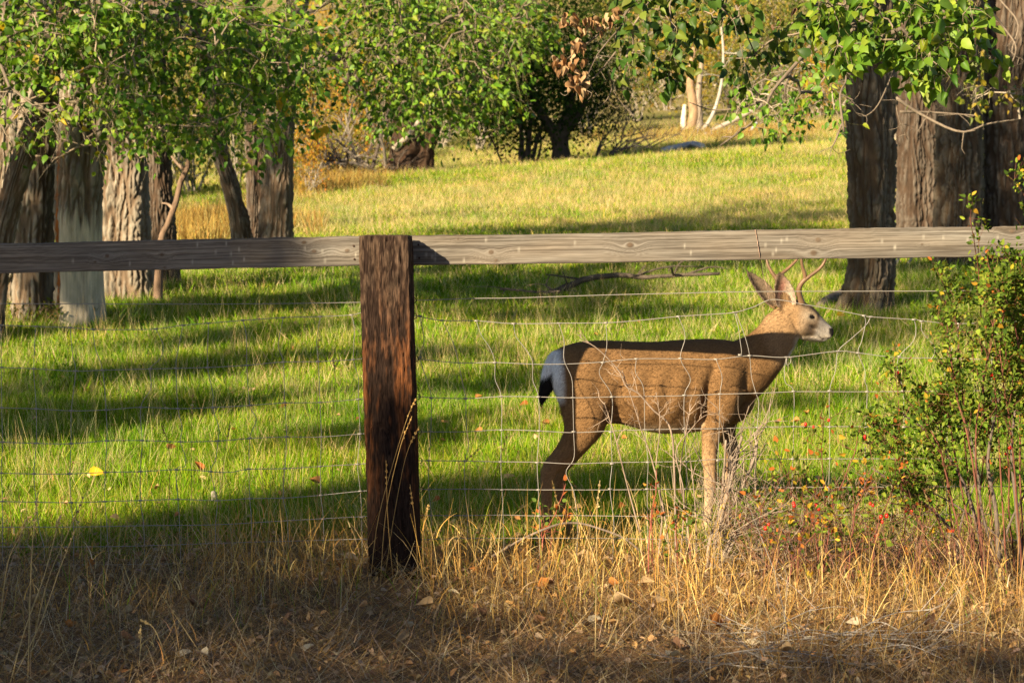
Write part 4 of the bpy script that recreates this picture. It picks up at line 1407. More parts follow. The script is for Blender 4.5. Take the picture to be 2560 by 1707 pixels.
cl = lambda x, y: (x / 2.45, 660 + y / 2.45)
ident = lambda x, y: (x, y)
HL = [[(-60, 243), (1400, 245), (2203, 235), (2260, 234)],
      [(-60, 375), (0, 375), (220, 382), (430, 390), (560, 400), (780, 402), (955, 398), (1120, 375), (1280, 362), (1490, 345), (1735, 328), (1960, 322), (2150, 312), (2210, 298), (2260, 296)],
      [(-60, 633), (0, 633), (205, 641), (460, 655), (625, 650), (920, 642), (1080, 638), (1270, 633), (1510, 620), (1725, 600), (1950, 597), (2160, 585), (2260, 573)],
      [(-60, 880), (0, 880), (220, 886), (435, 898), (650, 893), (860, 877), (1090, 885), (1300, 878), (1530, 865), (1745, 850), (1960, 847), (2195, 828), (2270, 824)],
      [(-60, 1090), (0, 1090), (220, 1097), (430, 1100), (650, 1082), (870, 1080), (1100, 1088), (1335, 1083), (1530, 1067), (1750, 1058), (1965, 1058), (2200, 1040), (2280, 1034)],
      [(-60, 1280), (0, 1280), (205, 1284), (430, 1284), (640, 1275), (860, 1270), (1080, 1258), (1200, 1262), (1290, 1270), (1410, 1275), (1525, 1255), (1745, 1252), (1965, 1238), (2190, 1225), (2290, 1215)],
      [(-60, 1453), (0, 1453), (430, 1460), (640, 1453), (860, 1447), (1090, 1440), (1330, 1447), (1530, 1435), (1735, 1432), (1960, 1415), (2205, 1390), (2300, 1388)],
      [(-60, 1610), (500, 1608), (900, 1600), (1320, 1595), (1760, 1570), (2310, 1540)],
      [(-60, 1730), (700, 1728), (1400, 1706), (2310, 1680)], [(-60, 1840), (900, 1836), (2310, 1800)]]
for _ in wires(HL, "line_wire", .0018, cl): pass
VL = [[(5, 375), (8, 633), (10, 880), (15, 1090), (8, 1280), (15, 1453), (15, 1900)], [(218, 382), (207, 641), (222, 886), (222, 1097), (208, 1284), (222, 1455), (240, 1620), (270, 1740), (270, 1900)],
      [(430, 390), (445, 560), (462, 655), (437, 898), (435, 1100), (428, 1284), (435, 1460), (450, 1610), (450, 1900)], [(568, 400), (585, 520), (628, 650), (650, 893), (655, 1082), (645, 1275), (642, 1453), (655, 1610), (670, 1900)],
      [(955, 398), (1000, 500), (980, 580), (920, 642), (925, 760), (862, 877), (870, 1080), (860, 1270), (860, 1447), (880, 1600), (890, 1900)],
      [(1120, 375), (1085, 560), (1078, 638), (1090, 885), (1115, 1000), (1105, 1088), (1135, 1180), (1130, 1240), (1080, 1258), (1090, 1440), (1100, 1600), (1110, 1900)],
      [(1278, 362), (1272, 500), (1272, 633), (1305, 800), (1302, 878), (1340, 1000), (1335, 1083), (1320, 1200), (1290, 1270), (1330, 1447), (1320, 1600), (1320, 1900)],
      [(1487, 345), (1510, 450), (1512, 620), (1530, 865), (1570, 950), (1530, 1067), (1525, 1255), (1530, 1435), (1540, 1580), (1540, 1900)],
      [(1735, 328), (1705, 500), (1735, 600), (1745, 850), (1755, 1058), (1745, 1252), (1735, 1432), (1760, 1570), (1770, 1900)],
      [(1962, 322), (1940, 470), (1950, 597), (1960, 847), (1968, 1058), (1962, 1238), (1965, 1415), (1980, 1560), (1990, 1900)],
      [(2153, 312), (2170, 400), (2165, 585), (2195, 700), (2195, 828), (2205, 1040), (2190, 1225), (2207, 1390), (2215, 1550), (2220, 1900)]]
for _ in wires(VL, "stay_wire", .0016, cl): pass
HR = [[(1000, 752), (1040, 751), (1190, 746), (1280, 745), (1500, 738), (1700, 733), (1900, 729), (2200, 728), (2390, 727), (2640, 721)],
      [(1000, 786), (1039, 790), (1104, 801), (1191, 802), (1284, 809), (1397, 808), (1515, 807), (1607, 800), (1696, 791), (1790, 785), (1836, 781), (1882, 768), (1923, 750), (1959, 751), (2004, 760), (2030, 764), (2091, 775), (2160, 789), (2177, 792), (2283, 799), (2313, 803), (2397, 809), (2558, 803), (2640, 801)],
      [(1000, 893), (1044, 897), (1145, 907), (1236, 906), (1332, 910), (1413, 910), (1504, 905), (1591, 897), (1698, 897), (1790, 898), (1874, 889), (1964, 893), (2091, 878), (2145, 882), (2246, 894), (2355, 895), (2558, 902), (2640, 904)],
      [(1000, 990), (1050, 992), (1162, 996), (1253, 991), (1346, 992), (1432, 994), (1530, 992), (1709, 989), (1800, 985), (1892, 983), (1984, 979), (2076, 979), (2168, 979), (2397, 977), (2640, 974)],
      [(1000, 1078), (1050, 1079), (1162, 1079), (1253, 1074), (1348, 1077), (1433, 1081), (1525, 1077), (1612, 1074), (1709, 1072), (1795, 1071), (1887, 1068), (1984, 1066), (2168, 1066), (2640, 1066)],
      [(1000, 1150), (1050, 1151), (1162, 1152), (1253, 1154), (1344, 1155), (1429, 1159), (1525, 1156), (1714, 1153), (1790, 1148), (1984, 1147), (2640, 1145)],
      [(1000, 1223), (1162, 1222), (1253, 1223), (1344, 1224), (1429, 1224), (1525, 1224), (1714, 1222), (1984, 1218), (2640, 1215)],
      [(1000, 1288), (1162, 1288), (1253, 1287), (1348, 1289), (1433, 1288), (1600, 1290), (1760, 1288), (2640, 1285)],
      [(1000, 1350), (1180, 1345), (1500, 1345), (1750, 1348), (2640, 1350)]]
for _ in wires(HR, "line_wire", .0019, ident): pass
VR = [[(1050, 790), (1060, 850), (1050, 893), (1070, 960), (1078, 995), (1077, 1079), (1072, 1151), (1072, 1223), (1078, 1288), (1078, 1420)],
      [(1104, 801), (1130, 850), (1145, 900), (1158, 965), (1164, 996), (1166, 1073), (1172, 1115), (1162, 1152), (1162, 1222), (1168, 1289), (1170, 1420)],
      [(1191, 802), (1203, 837), (1226, 872), (1237, 906), (1238, 949), (1253, 991), (1254, 1075), (1252, 1154), (1255, 1224), (1259, 1322), (1260, 1420)],
      [(1284, 809), (1290, 841), (1315, 874), (1331, 903), (1332, 949), (1346, 992), (1348, 1077), (1343, 1156), (1346, 1224), (1348, 1289), (1350, 1420)],
      [(1397, 808), (1410, 853), (1410, 899), (1429, 945), (1432, 994), (1434, 1079), (1435, 1144), (1415, 1181), (1435, 1231), (1444, 1322), (1440, 1420)],
      [(1515, 807), (1517, 865), (1507, 906), (1499, 937), (1530, 992), (1527, 1080), (1530, 1159), (1525, 1222), (1535, 1314), (1530, 1420)],
      [(1591, 897), (1589, 932), (1609, 972), (1612, 1074), (1620, 1155), (1618, 1222), (1620, 1400)],
      [(1696, 791), (1713, 840), (1701, 896), (1726, 947), (1711, 988), (1711, 1072), (1716, 1154), (1716, 1222), (1716, 1400)],
      [(1790, 898), (1805, 942), (1800, 985), (1798, 1072), (1795, 1151), (1795, 1222), (1800, 1400)],
      [(1836, 781), (1846, 819), (1850, 850), (1854, 880), (1850, 887)],
      [(1839, 781), (1862, 840), (1874, 889), (1879, 942), (1890, 983), (1897, 1008), (1893, 1068), (1890, 1147), (1890, 1400)],
      [(1977, 893), (1976, 906), (1967, 912), (1966, 893), (1961, 927), (1964, 957), (1984, 978), (1984, 1066), (1982, 1147), (1980, 1220), (1980, 1400)],
      [(2177, 792), (2164, 814), (2130, 845), (2095, 878), (2089, 925), (2074, 977), (2074, 1067), (2074, 1146), (2072, 1218), (2070, 1400)],
      [(2160, 789), (2164, 807), (2154, 853), (2145, 882), (2162, 925), (2162, 952), (2168, 979), (2164, 1067), (2162, 1197), (2165, 1400)],
      [(2285, 799), (2290, 822), (2283, 853), (2248, 891), (2244, 929), (2258, 977), (2260, 1067), (2262, 1124), (2262, 1400)],
      [(2304, 803), (2306, 830), (2334, 864), (2336, 883), (2327, 900)],
      [(2397, 809), (2390, 850), (2370, 895), (2362, 940), (2370, 977), (2368, 1066), (2365, 1400)],
      [(2500, 806), (2490, 850), (2480, 900), (2478, 976), (2480, 1066), (2480, 1400)]]
for _ in wires(VR, "stay_wire", .0016, ident): pass
# knots where wires cross
m = MB()
for rows, conv, vr in ((VL, cl, HL), (VR, ident, HR)):
    for row in rows:
        for (x, y) in row:
            qx, qy = conv(x, y)
            if qy > 1300: continue
            for hrow in vr[1:]:
                hx_, hy_ = zip(*[conv(*p) for p in hrow])
                if abs(np.interp(qx, hx_, hy_) - qy) < 5:
                    p = at(qx, qy, YW - .001)
                    tube(m, [p - [.009, 0, 0], p + [.009, 0, 0]], .0042, 6, (.5, .5, .5))
                    break
o = m.build("wire_knots", M_WIRE, fence)
tag(o, kind="stuff")
m = MB()
tie = [at(1888, 574, YR - .004), at(1893, 600, YR - .005), at(1899, 640, YR - .005), at(1902, 655, YR + .03), at(1907, 686, YW), at(1916, 713, YW - .004), at(1920, 735, YW), at(1923, 750, YW)]
tube(m, spline(tie, 30), .0019, 5, (.3, .2, .15)); o = m.build("tie_wire", M_POST, fence); o["label"] = "rusty twisted tie wire looped over the rail"

# ------------------------------------------------------------------ deer
YD = 9.66
S_CROP = 1.96


def dpt(cx, cy, off=0.0):
    off = off + (cx - 600) * .00018          # stands turned slightly away from the camera
    """crop trace coordinates -> world point in the deer's mid plane, shifted off metres away from the camera"""
    p = at(1280 + cx / S_CROP, 600 + cy / S_CROP, YD)
    return np.array([p[0], YD + off, p[2]])


UNIT = YD / F / S_CROP          # metres per trace unit
dmb = MB()


def loft(st, n=None, sides=28, power=2.2, vert=False):
    """rows: cx, cy, half height (trace units, in plane), half width (m), lateral offset (m)"""
    st = np.array([list(s) + [0] * (5 - len(s)) for s in st], float)
    n = n or len(st) * 6
    S = spline(st, n)
    P = np.array([dpt(s[0], s[1], s[4]) for s in S])
    T = unit(np.gradient(P, axis=0))
    Yv = np.array([0, 1.0, 0])
    U = unit(np.cross(Yv, T))
    W = unit(np.cross(T, U))
    if vert:
        U = np.tile([0., 0, 1], (n, 1)); W = np.tile([0., 1, 0], (n, 1))
    a = np.arange(sides) * 2 * PI / sides
    ca, sa = np.cos(a), np.sin(a)
    e = 2.0 / power
    ca_, sa_ = np.sign(ca) * np.abs(ca) ** e, np.sign(sa) * np.abs(sa) ** e
    V = P[:, None] + U[:, None] * (ca_[None, :, None] * (S[:, 2] * UNIT)[:, None, None]) + W[:, None] * (sa_[None, :, None] * S[:, 3][:, None, None])
    i = np.arange(n - 1)[:, None] * sides; j = np.arange(sides)[None]; k = (j + 1) % sides
    q = np.stack([i + j, i + k, i + sides + k, i + sides + j], -1).reshape(-1, 4)
    V = V.reshape(-1, 3); c0 = len(V)
    V = np.vstack([V, P[0], P[-1]])
    tr = []
    for s in range(sides):
        tr.append([c0, (s + 1) % sides, s]); tr.append([c0 + 1, (n - 1) * sides + s, (n - 1) * sides + (s + 1) % sides])
    dmb.add(V, q, tr)


def tb(x, t_, b_, w):
    return (x, (t_ + b_) / 2, (b_ - t_) / 2, w)


loft([tb(192, 565, 690, .04), tb(205, 543, 730, .07), tb(235, 522, 800, .10), tb(280, 506, 860, .126), tb(350, 492, 895, .142), tb(440, 488, 900, .150), tb(530, 492, 900, .156), tb(620, 497, 925, .166),
      tb(720, 497, 950, .174), tb(820, 491, 954, .174), tb(920, 487, 946, .162), tb(1010, 489, 934, .148), tb(1090, 500, 915, .128), tb(1150, 530, 890, .10), tb(1190, 580, 840, .07), tb(1208, 650, 780, .03)], 90, 36, power=1.95, vert=True)
loft([(1040, 690, 175, .115), (1130, 650, 158, .105), (1210, 595, 133, .09), (1272, 535, 113, .078), (1318, 475, 103, .068), (1350, 420, 96, .062), (1372, 370, 70, .055)], 50)
# head
loft([(1322, 372, 30, .035), (1345, 372, 62, .055), (1385, 382, 84, .066), (1430, 398, 90, .070), (1470, 414, 80, .064), (1510, 433, 61, .047), (1545, 451, 46, .036), (1572, 465, 38, .032), (1590, 475, 27, .026), (1599, 480, 12, .014)], 60, 32)
loft([(1440, 470, 30, .035), (1490, 482, 24, .03), (1540, 494, 17, .024), (1562, 497, 10, .018)], 20)      # lower jaw
loft([(1462, 345, 20, .030, -.034), (1500, 372, 14, .018, -.040), (1520, 395, 6, .010, -.036)], 16)         # brow ridges
loft([(1462, 345, 20, .030, .034), (1500, 372, 14, .018, .040), (1520, 395, 6, .010, .036)], 16)
# legs
loft([(352, 740, 120, .060, -.075), (352, 850, 112, .066, -.082), (326, 935, 82, .058, -.085), (276, 1006, 60, .046, -.085), (222, 1062, 48, .036, -.085), (184, 1103, 42, .030, -.085), (170, 1158, 35, .026, -.085),
      (167, 1220, 28, .022, -.085), (167, 1300, 25, .0205, -.085), (168, 1390, 25, .0205, -.085), (174, 1440, 29, .023, -.085), (184, 1480, 30, .024, -.085), (192, 1510, 26, .02, -.085)], 90, 24)
loft([(395, 780, 100, .055, .075), (372, 900, 90, .055, .08), (330, 985, 66, .048, .085), (285, 1055, 48, .038, .085), (252, 1105, 38, .031, .085), (236, 1155, 31, .026, .085), (235, 1210, 26, .022, .085),
      (242, 1290, 23, .02, .085), (262, 1370, 23, .02, .085), (280, 1430, 28, .022, .085), (296, 1470, 29, .023, .085), (306, 1490, 24, .02, .085)], 90, 24)
loft([(1020, 720, 130, .05, -.085), (1008, 820, 100, .056, -.09), (988, 910, 66, .05, -.09), (972, 980, 45, .038, -.09), (965, 1060, 36, .031, -.088), (968, 1140, 31, .028, -.086), (969, 1185, 31, .028, -.086), (964, 1250, 25, .0215, -.086),
      (958, 1340, 23, .02, -.086), (952, 1420, 26, .022, -.086), (958, 1465, 30, .024, -.086), (968, 1495, 27, .021, -.086)], 90, 24)
loft([(1070, 740, 110, .05, .085), (1075, 830, 85, .052, .09), (1068, 905, 60, .045, .09), (1070, 965, 46, .036, .09), (1090, 1025, 38, .031, .09), (1102, 1072, 34, .029, .09), (1094, 1130, 27, .024, .09), (1078, 1200, 23, .021, .09),
      (1062, 1280, 22, .02, .09), (1056, 1360, 24, .021, .09), (1064, 1420, 28, .023, .09), (1076, 1455, 24, .02, .09)], 90, 24)
# tail
loft([(232, 560, 36, .03), (204, 590, 38, .036), (184, 645, 38, .036), (168, 705, 33, .032), (152, 750, 25, .025), (144, 785, 12, .012), (141, 800, 4, .005)], 40, 20)


def ear(base, tip, wid, opening, cup, off0, off1, th=.0125):
    """cupped leaf-shaped ear: opening = unit vector the hollow faces"""
    B, T_ = dpt(*base, off0), dpt(*tip, off1)
    ax = T_ - B; Ln = np.linalg.norm(ax); ax = ax / Ln
    op = unit(np.asarray(opening, float) - ax * np.dot(opening, ax)); sd = np.cross(ax, op)
    ns, nt_ = 22, 15
    s = np.linspace(0, 1, ns)[:, None]; t_ = np.linspace(-1, 1, nt_)[None]
    w = wid * (np.sin(PI * np.clip(s * .93 + .07, 0, 1) ** .72) ** .75 * .96 + .12 * (1 - s)) * (1 - .85 * smooth(.9, 1, s))
    mid = B + ax * s[..., None] * Ln
    V0 = mid + sd * (t_ * w)[..., None] - op * (cup * (1 - np.abs(t_) ** 1.6) * (w / wid) * (1 - .45 * s))[..., None]
    V1 = V0 - op * (th * (1.0 - .25 * np.abs(t_) ** 3) * (1.15 - .3 * s))[..., None]
    n = ns * nt_
    V = np.concatenate([V0.reshape(-1, 3), V1.reshape(-1, 3)])
    idx_ = np.arange(n).reshape(ns, nt_)
    q1 = np.stack([idx_[:-1, :-1], idx_[:-1, 1:], idx_[1:, 1:], idx_[1:, :-1]], -1).reshape(-1, 4)
    q2 = q1[:, ::-1] + n
    rim = np.concatenate([idx_[0, :], idx_[1:, -1], idx_[-1, -2::-1], idx_[-2:0:-1, 0]])
    r2 = np.roll(rim, -1)
    q3 = np.stack([rim, rim + n, r2 + n, r2], 1)
    dmb.add(V, np.vstack([q1, q2, q3]))


ear((1366, 348), (1316, 154), .054, (.22, -.97, -.05), .030, -.055, -.085)
ear((1332, 328), (1172, 150), .043, (.45, -.8, .2), .028, .050, .105)

me0 = dmb.mesh("deer_raw", M_COAT)
ob0 = bpy.data.objects.new("deer_raw", me0)
COL.objects.link(ob0)
md = ob0.modifiers.new("r", 'REMESH'); md.mode = 'VOXEL'; md.voxel_size = .0058; md.use_smooth_shade = True
ms_ = ob0.modifiers.new("s", 'SMOOTH'); ms_.factor = .5; ms_.iterations = 5
dg = bpy.context.evaluated_depsgraph_get()
me1 = bpy.data.meshes.new_from_object(ob0.evaluated_get(dg))
bpy.data.objects.remove(ob0)
nv = len(me1.vertices)
co = np.zeros(nv * 3, np.float32); me1.vertices.foreach_get("co", co); co = co.reshape(-1, 3).astype(float)
no = np.zeros(nv * 3, np.float32); me1.vertex_normals.foreach_get("vector", no); no = no.reshape(-1, 3).astype(float)
# muscle relief
pxs_, _z = to_px(np.stack([co[:, 0], np.full(nv, YD), co[:, 2]], 1))
cx = (pxs_[:, 0] - 1280) * S_CROP; cyv = (pxs_[:, 1] - 600) * S_CROP
lat = co[:, 1] - YD - (cx - 600) * .00018


def gb(x0, y0, rx, ry, rot=0.0):
    c_, s_ = math.cos(rot), math.sin(rot)
    dx, dy = cx - x0, cyv - y0
    return np.exp(-(((dx * c_ + dy * s_) / rx) ** 2 + ((-dx * s_ + dy * c_) / ry) ** 2))


side = smooth(.25, .8, np.abs(no[:, 1]))
bump = (.016 * gb(1060, 700, 80, 150, .3) - .012 * gb(945, 800, 25, 110, .1) + .010 * gb(330, 760, 120, 160) - .014 * gb(505, 850, 55, 70) - .008 * gb(480, 640, 40, 120, -.2)
        + .006 * gb(1010, 850, 40, 60) - .010 * gb(1140, 830, 20, 90, .5) + .005 * gb(760, 780, 130, 90) - .005 * gb(560, 600, 100, 50)
        - .008 * gb(1490, 382, 12, 9) - .006 * gb(1500, 440, 40, 12, .45) + .005 * gb(1440, 430, 40, 35) - .006 * gb(1400, 420, 12, 60, -.5)
        + .004 * gb(175, 1085, 22, 30))
def crease(pts, wdt):
    pts = np.asarray(pts, float); best = np.full(nv, 1e9)
    for (x1, y1), (x2, y2) in zip(pts[:-1], pts[1:]):
        L2 = (x2 - x1) ** 2 + (y2 - y1) ** 2
        t_ = np.clip(((cx - x1) * (x2 - x1) + (cyv - y1) * (y2 - y1)) / L2, 0, 1)
        best = np.minimum(best, np.hypot(cx - x1 - t_ * (x2 - x1), cyv - y1 - t_ * (y2 - y1)))
    return np.exp(-(best / wdt) ** 2)


bump = bump - .010 * crease([(985, 620), (962, 720), (945, 820), (930, 920)], 24) - .008 * crease([(525, 700), (500, 800), (525, 890)], 30) - .007 * crease([(1165, 610), (1135, 720), (1115, 810)], 30) \
    - .009 * crease([(1050, 910), (1115, 845), (1185, 795)], 15) + .004 * crease([(1040, 560), (1000, 640)], 40) - .005 * crease([(480, 560), (430, 640), (420, 760)], 40)
bump = bump + .0026 * np.sin((cx + .25 * cyv) / 17.0) * smooth(560, 640, cx) * smooth(940, 860, cx) * smooth(600, 680, cyv) * smooth(900, 840, cyv)
bump = bump * 1.9 * side + .0022 * fbm(co[:, 0] * 22, co[:, 1] * 22, co[:, 2] * 22, 2) * (cx < 1380) + .0012 * pn(co[:, 0] * 60, co[:, 1] * 60, co[:, 2] * 90) * (cx < 1400)
co = co + no * bump[:, None]
# a mouth line and nostril as relief
cut = np.exp(-((cyv - np.interp(cx, [1520, 1545, 1570, 1598], [488, 497, 494, 490])) / 3.0) ** 2) * smooth(1512, 1525, cx) * .004
nost = gb(1584, 466, 6, 4.5, .4) * .006 * side
co = co - no * (cut + nost)[:, None]
me1.vertices.foreach_set("co", co.astype(np.float32).ravel())


def mixc(C, col, w):
    w = np.clip(w, 0, 1)[:, None]
    return C * (1 - w) + np.asarray(col) * w


C = np.tile(np.array([.19, .103, .042]), (nv, 1))
nzv = fbm(co[:, 0] * 6, co[:, 1] * 6, co[:, 2] * 6, 2)
C *= (1 + .18 * nzv)[:, None]
body = (cx < 1240) & (cyv < 960)
C = mixc(C, (.12, .068, .034), smooth(590, 500, cyv + 20 * nzv) * (cx > 250) * (cx < 1200) * .25)          # darker back
C = mixc(C, (.28, .17, .08), smooth(860, 950, cyv + 25 * nzv) * ((cx > 420) & (cx < 960)) * .6)          # belly
C = mixc(C, (.40, .25, .13), smooth(940, 1060, cyv) * (cx > 850) * .7)                                   # front legs pale
C = mixc(C, (.48, .36, .23), smooth(1100, 1300, cyv) * (cx > 850) * .6)
C = mixc(C, (.26, .155, .075), smooth(950, 1150, cyv) * (cx < 500) * .7)
C = mixc(C, (.50, .40, .28), smooth(.02, -.5, no[:, 2] + 0) * smooth(880, 930, cyv) * (cyv < 970) * (cx > 480) * (cx < 1000) * .5)
C = mixc(C, (.86, .85, .82), smooth(270, 240, cx + 18 * nzv) * smooth(520, 545, cyv) * smooth(800, 740, cyv + 20 * nzv))   # rump patch
C = mixc(C, (.90, .89, .86), smooth(226, 214, cx + .0 * cyv) * (cyv > 540) * smooth(700, 660, cyv + 12 * nzv))             # tail white
C = mixc(C, (.012, .010, .009), smooth(640, 668, cyv + .35 * (cx - 170) + 10 * nzv) * (cx < 205) * (cyv < 820) * smooth(205, 196, cx))  # tail tip
C = mixc(C, (.33, .21, .11), smooth(1230, 1330, cx + .4 * (560 - cyv)) * (cyv < 640) * .65)              # neck paler
thr = smooth(0, 18, (cx - np.interp(cyv, [490, 520, 560, 600, 640], [1400, 1392, 1362, 1345, 1330]))) * smooth(492, 506, cyv) * smooth(655, 600, cyv) * (cx < 1520)
C = mixc(C, (.70, .66, .58), thr)
hd = smooth(1395, 1440, cx + .15 * (cyv - 400))
C = mixc(C, (.27, .19, .12), hd * .9)
C = mixc(C, (.33, .295, .26), hd * smooth(1500, 1530, cx - .35 * (430 - cyv)) * .9)                        # grey muzzle
C = mixc(C, (.58, .50, .40), hd * smooth(465, 495, cyv) * .8)                                             # pale chin and jaw
C = mixc(C, (.10, .068, .042), smooth(352, 318, cyv - .45 * (cx - 1440)) * (cx > 1370) * smooth(1600, 1520, cx) * 1.0)     # dark forehead
C = mixc(C, (.44, .36, .26), gb(1476, 378, 34, 22, .3) * .75)                                             # pale eye ring
C = mixc(C, (.012, .009, .008), gb(1487, 384, 15, 8.5, .35) * 1.5)
C = mixc(C, (.012, .010, .010), smooth(1572, 1582, cx + .55 * (450 - cyv) * .4) * smooth(488, 478, cyv) * (cyv > 440))    # nose
C = mixc(C, (.03, .02, .017), gb(1548, 494, 11, 8) * 1.1 + gb(1530, 484, 12, 3.5, .5))                   # mouth corner patch
C = mixc(C, (.65, .60, .52), gb(1572, 503, 16, 6) * .9)
# ears
_ax = np.array([1318 - 1368, 156 - 335.0]); _al = np.linalg.norm(_ax); _ax /= _al
_pr = (cx - 1368) * _ax[0] + (cyv - 335) * _ax[1]; _ds = np.abs((cx - 1368) * _ax[1] - (cyv - 335) * _ax[0])
e1 = (_pr > 8) & (_ds < 70) & (lat < -.045) & (cyv < 330)
e2 = (cyv < 330) & (lat > .03) & (cx < 1330)
C = mixc(C, (.15, .11, .075), (e1 | e2) * .9)
inn = smooth(.25, .6, no @ unit(np.array([.22, -.97, -.05]))) * e1
C = mixc(C, (.42, .32, .235), inn * smooth(1310, 1345, cx - .22 * (250 - cyv)))
C = mixc(C, (.34, .15, .11), inn * gb(1332, 240, 20, 55, .25) * .9)
C = mixc(C, (.48, .39, .29), e1 * gb(1372, 270, 14, 60, .1) * .6)
C = mixc(C, (.05, .035, .025), e1 * smooth(185, 160, cyv) * .6 + e2 * gb(1190, 200, 24, 60, -.6) * .8)
C = mixc(C, (.03, .022, .018), smooth(1478, 1488, cyv - (cx > 850) * -8))                                 # hooves
C = np.clip(C * (1 + .10 * rng.normal(0, 1, (nv, 1))), .006, .9)
ca = me1.color_attributes.get("Col") or me1.color_attributes.new("Col", 'FLOAT_COLOR', 'POINT')
if ca.domain != 'POINT' or len(ca.data) != nv:
    me1.color_attributes.remove(ca); ca = me1.color_attributes.new("Col", 'FLOAT_COLOR', 'POINT')
ca.data.foreach_set("color", np.concatenate([C, np.ones((nv, 1))], 1).astype(np.float32).ravel())
me1.materials.clear(); me1.materials.append(M_COAT)
for p_ in me1.polygons: p_.use_smooth = True
dbase = dpt(600, 1490); dbase[2] = float(ground(dbase[0], dbase[1]))
deer = thing("deer", "young brown buck standing in profile behind the wire, head to the right", "deer", dbase)
me1.transform(Matrix.Translation(-Vector(dbase)))
body_o = bpy.data.objects.new("body", me1); COL.objects.link(body_o); body_o.parent = deer; me1.name = "body"
body_o["_b"] = list(map(float, dbase))
# fur: short hairs lying back along the coat
nf = 90000
tri_i = rng.integers(0, nv, nf)
hp = co[tri_i] + rng.normal(0, .002, (nf, 3)); hn = no[tri_i]
hcx, hcy = cx[tri_i], cyv[tri_i]
flow = np.stack([np.where(hcx > 1380, -.8, -.85), np.zeros(nf), np.where(hcy > 900, -1.2, -.45)], 1)
flow = np.where((hcx < 240)[:, None] & (hcy < 830)[:, None], np.array([-.2, 0, -1.2]), flow)
flow = np.where(((hcy < 335) & (hcx < 1412) & (hcx > 1130))[:, None], np.array([-.25, 0, 1.0]), flow)
flow = unit(flow - hn * np.sum(flow * hn, 1, keepdims=True))
hl = np.where(hcx > 1400, .006, np.where(hcy > 1040, .007, .013)) * rng.uniform(.6, 1.3, nf)
hl = np.where((hcx < 260) & (hcy < 830), hl * 2.0, hl)
ok = ~((hcx > 1560) | ((np.abs(hcx - 1487) < 18) & (np.abs(hcy - 384) < 12)))
hp, hn, flow, hl = hp[ok], hn[ok], flow[ok], hl[ok]
hd_ = unit(flow + hn * .22 + rng.normal(0, .14, hp.shape))
wv_ = unit(np.cross(hd_, hn)) * .00085
V = np.stack([hp - wv_, hp + wv_, hp + hd_ * hl[:, None] + hn * .0005], 1).reshape(-1, 3)
hc = np.clip(C[tri_i[ok]] * rng.uniform(.72, 1.35, (len(hp), 1)), .006, .95)
m = MB(); m.add(V, None, np.arange(len(V)).reshape(-1, 3), np.repeat(hc, 3, 0))
o = m.build("fur", M_COAT, deer); o["kind"] = "stuff"


def c2(x, y, off):           # second trace (head close-up) -> world
    return dpt(1058.4 + .35 * x, 39.2 + .35 * y, off)


def antler(paths, offs, name):
    m_ = MB()
    for (pts, r, (o0, o1)) in zip(paths, [p[1] for p in paths], offs):
        pts = pts[0] if isinstance(pts[0][0], (list, tuple)) else pts
        n = len(pts)
        P = spline([c2(x, y, o0 + (o1 - o0) * i / (n - 1)) for i, (x, y) in enumerate(pts)], 26)
        rr_ = spline(np.array([[k] for k in r]), 26)[:, 0]
        tube(m_, P, np.maximum(rr_, .0015) * (1 + .06 * pn(np.arange(26) * .9, 2, 1)), 12, (.17, .098, .052), vary=.6)
    o_ = m_.build(name, M_ANTLER, deer)
    return o_


antler([([(1085, 800), (1045, 690), (1030, 590), (1060, 510), (1125, 435)], [.018, .015, .0135, .012, .0115]),
        ([(1118, 450), (1105, 370), (1070, 270), (1052, 170), (1060, 70)], [.0105, .0095, .008, .0065, .003]),
        ([(1112, 450), (1200, 385), (1310, 300), (1378, 210), (1408, 120), (1412, 50)], [.0105, .009, .008, .0068, .005, .0025])],
       [(-.035, -.075), (-.072, -.10), (-.075, -.11)], "antler")
antler([([(1010, 790), (930, 680), (840, 560), (755, 430)], [.017, .0145, .013, .0115]),
        ([(765, 445), (705, 365), (655, 270), (632, 180), (620, 90)], [.0105, .009, .0075, .006, .003]),
        ([(755, 432), (860, 370), (980, 275), (1080, 175), (1110, 80)], [.0105, .009, .0078, .006, .003])],
       [(.035, .10), (.10, .13), (.10, .13)], "antler")
for sgn in (-1, 1):
    m = MB()
    cen = dpt(1487, 384, sgn * .050)
    u_, v_ = np.meshgrid(np.linspace(0, PI, 13), np.linspace(0, 2 * PI, 19))
    n1_, n2_ = u_.shape
    V = cen + np.stack([np.sin(u_) * np.cos(v_) * .0125, np.cos(u_) * .011, np.sin(u_) * np.sin(v_) * .0105], -1).reshape(-1, 3)
    ii = np.arange(n1_ * n2_).reshape(n1_, n2_)
    m.add(V, np.stack([ii[:-1, :-1], ii[:-1, 1:], ii[1:, 1:], ii[1:, :-1]], -1).reshape(-1, 4))
    m.build("eye", M_EYE, deer)

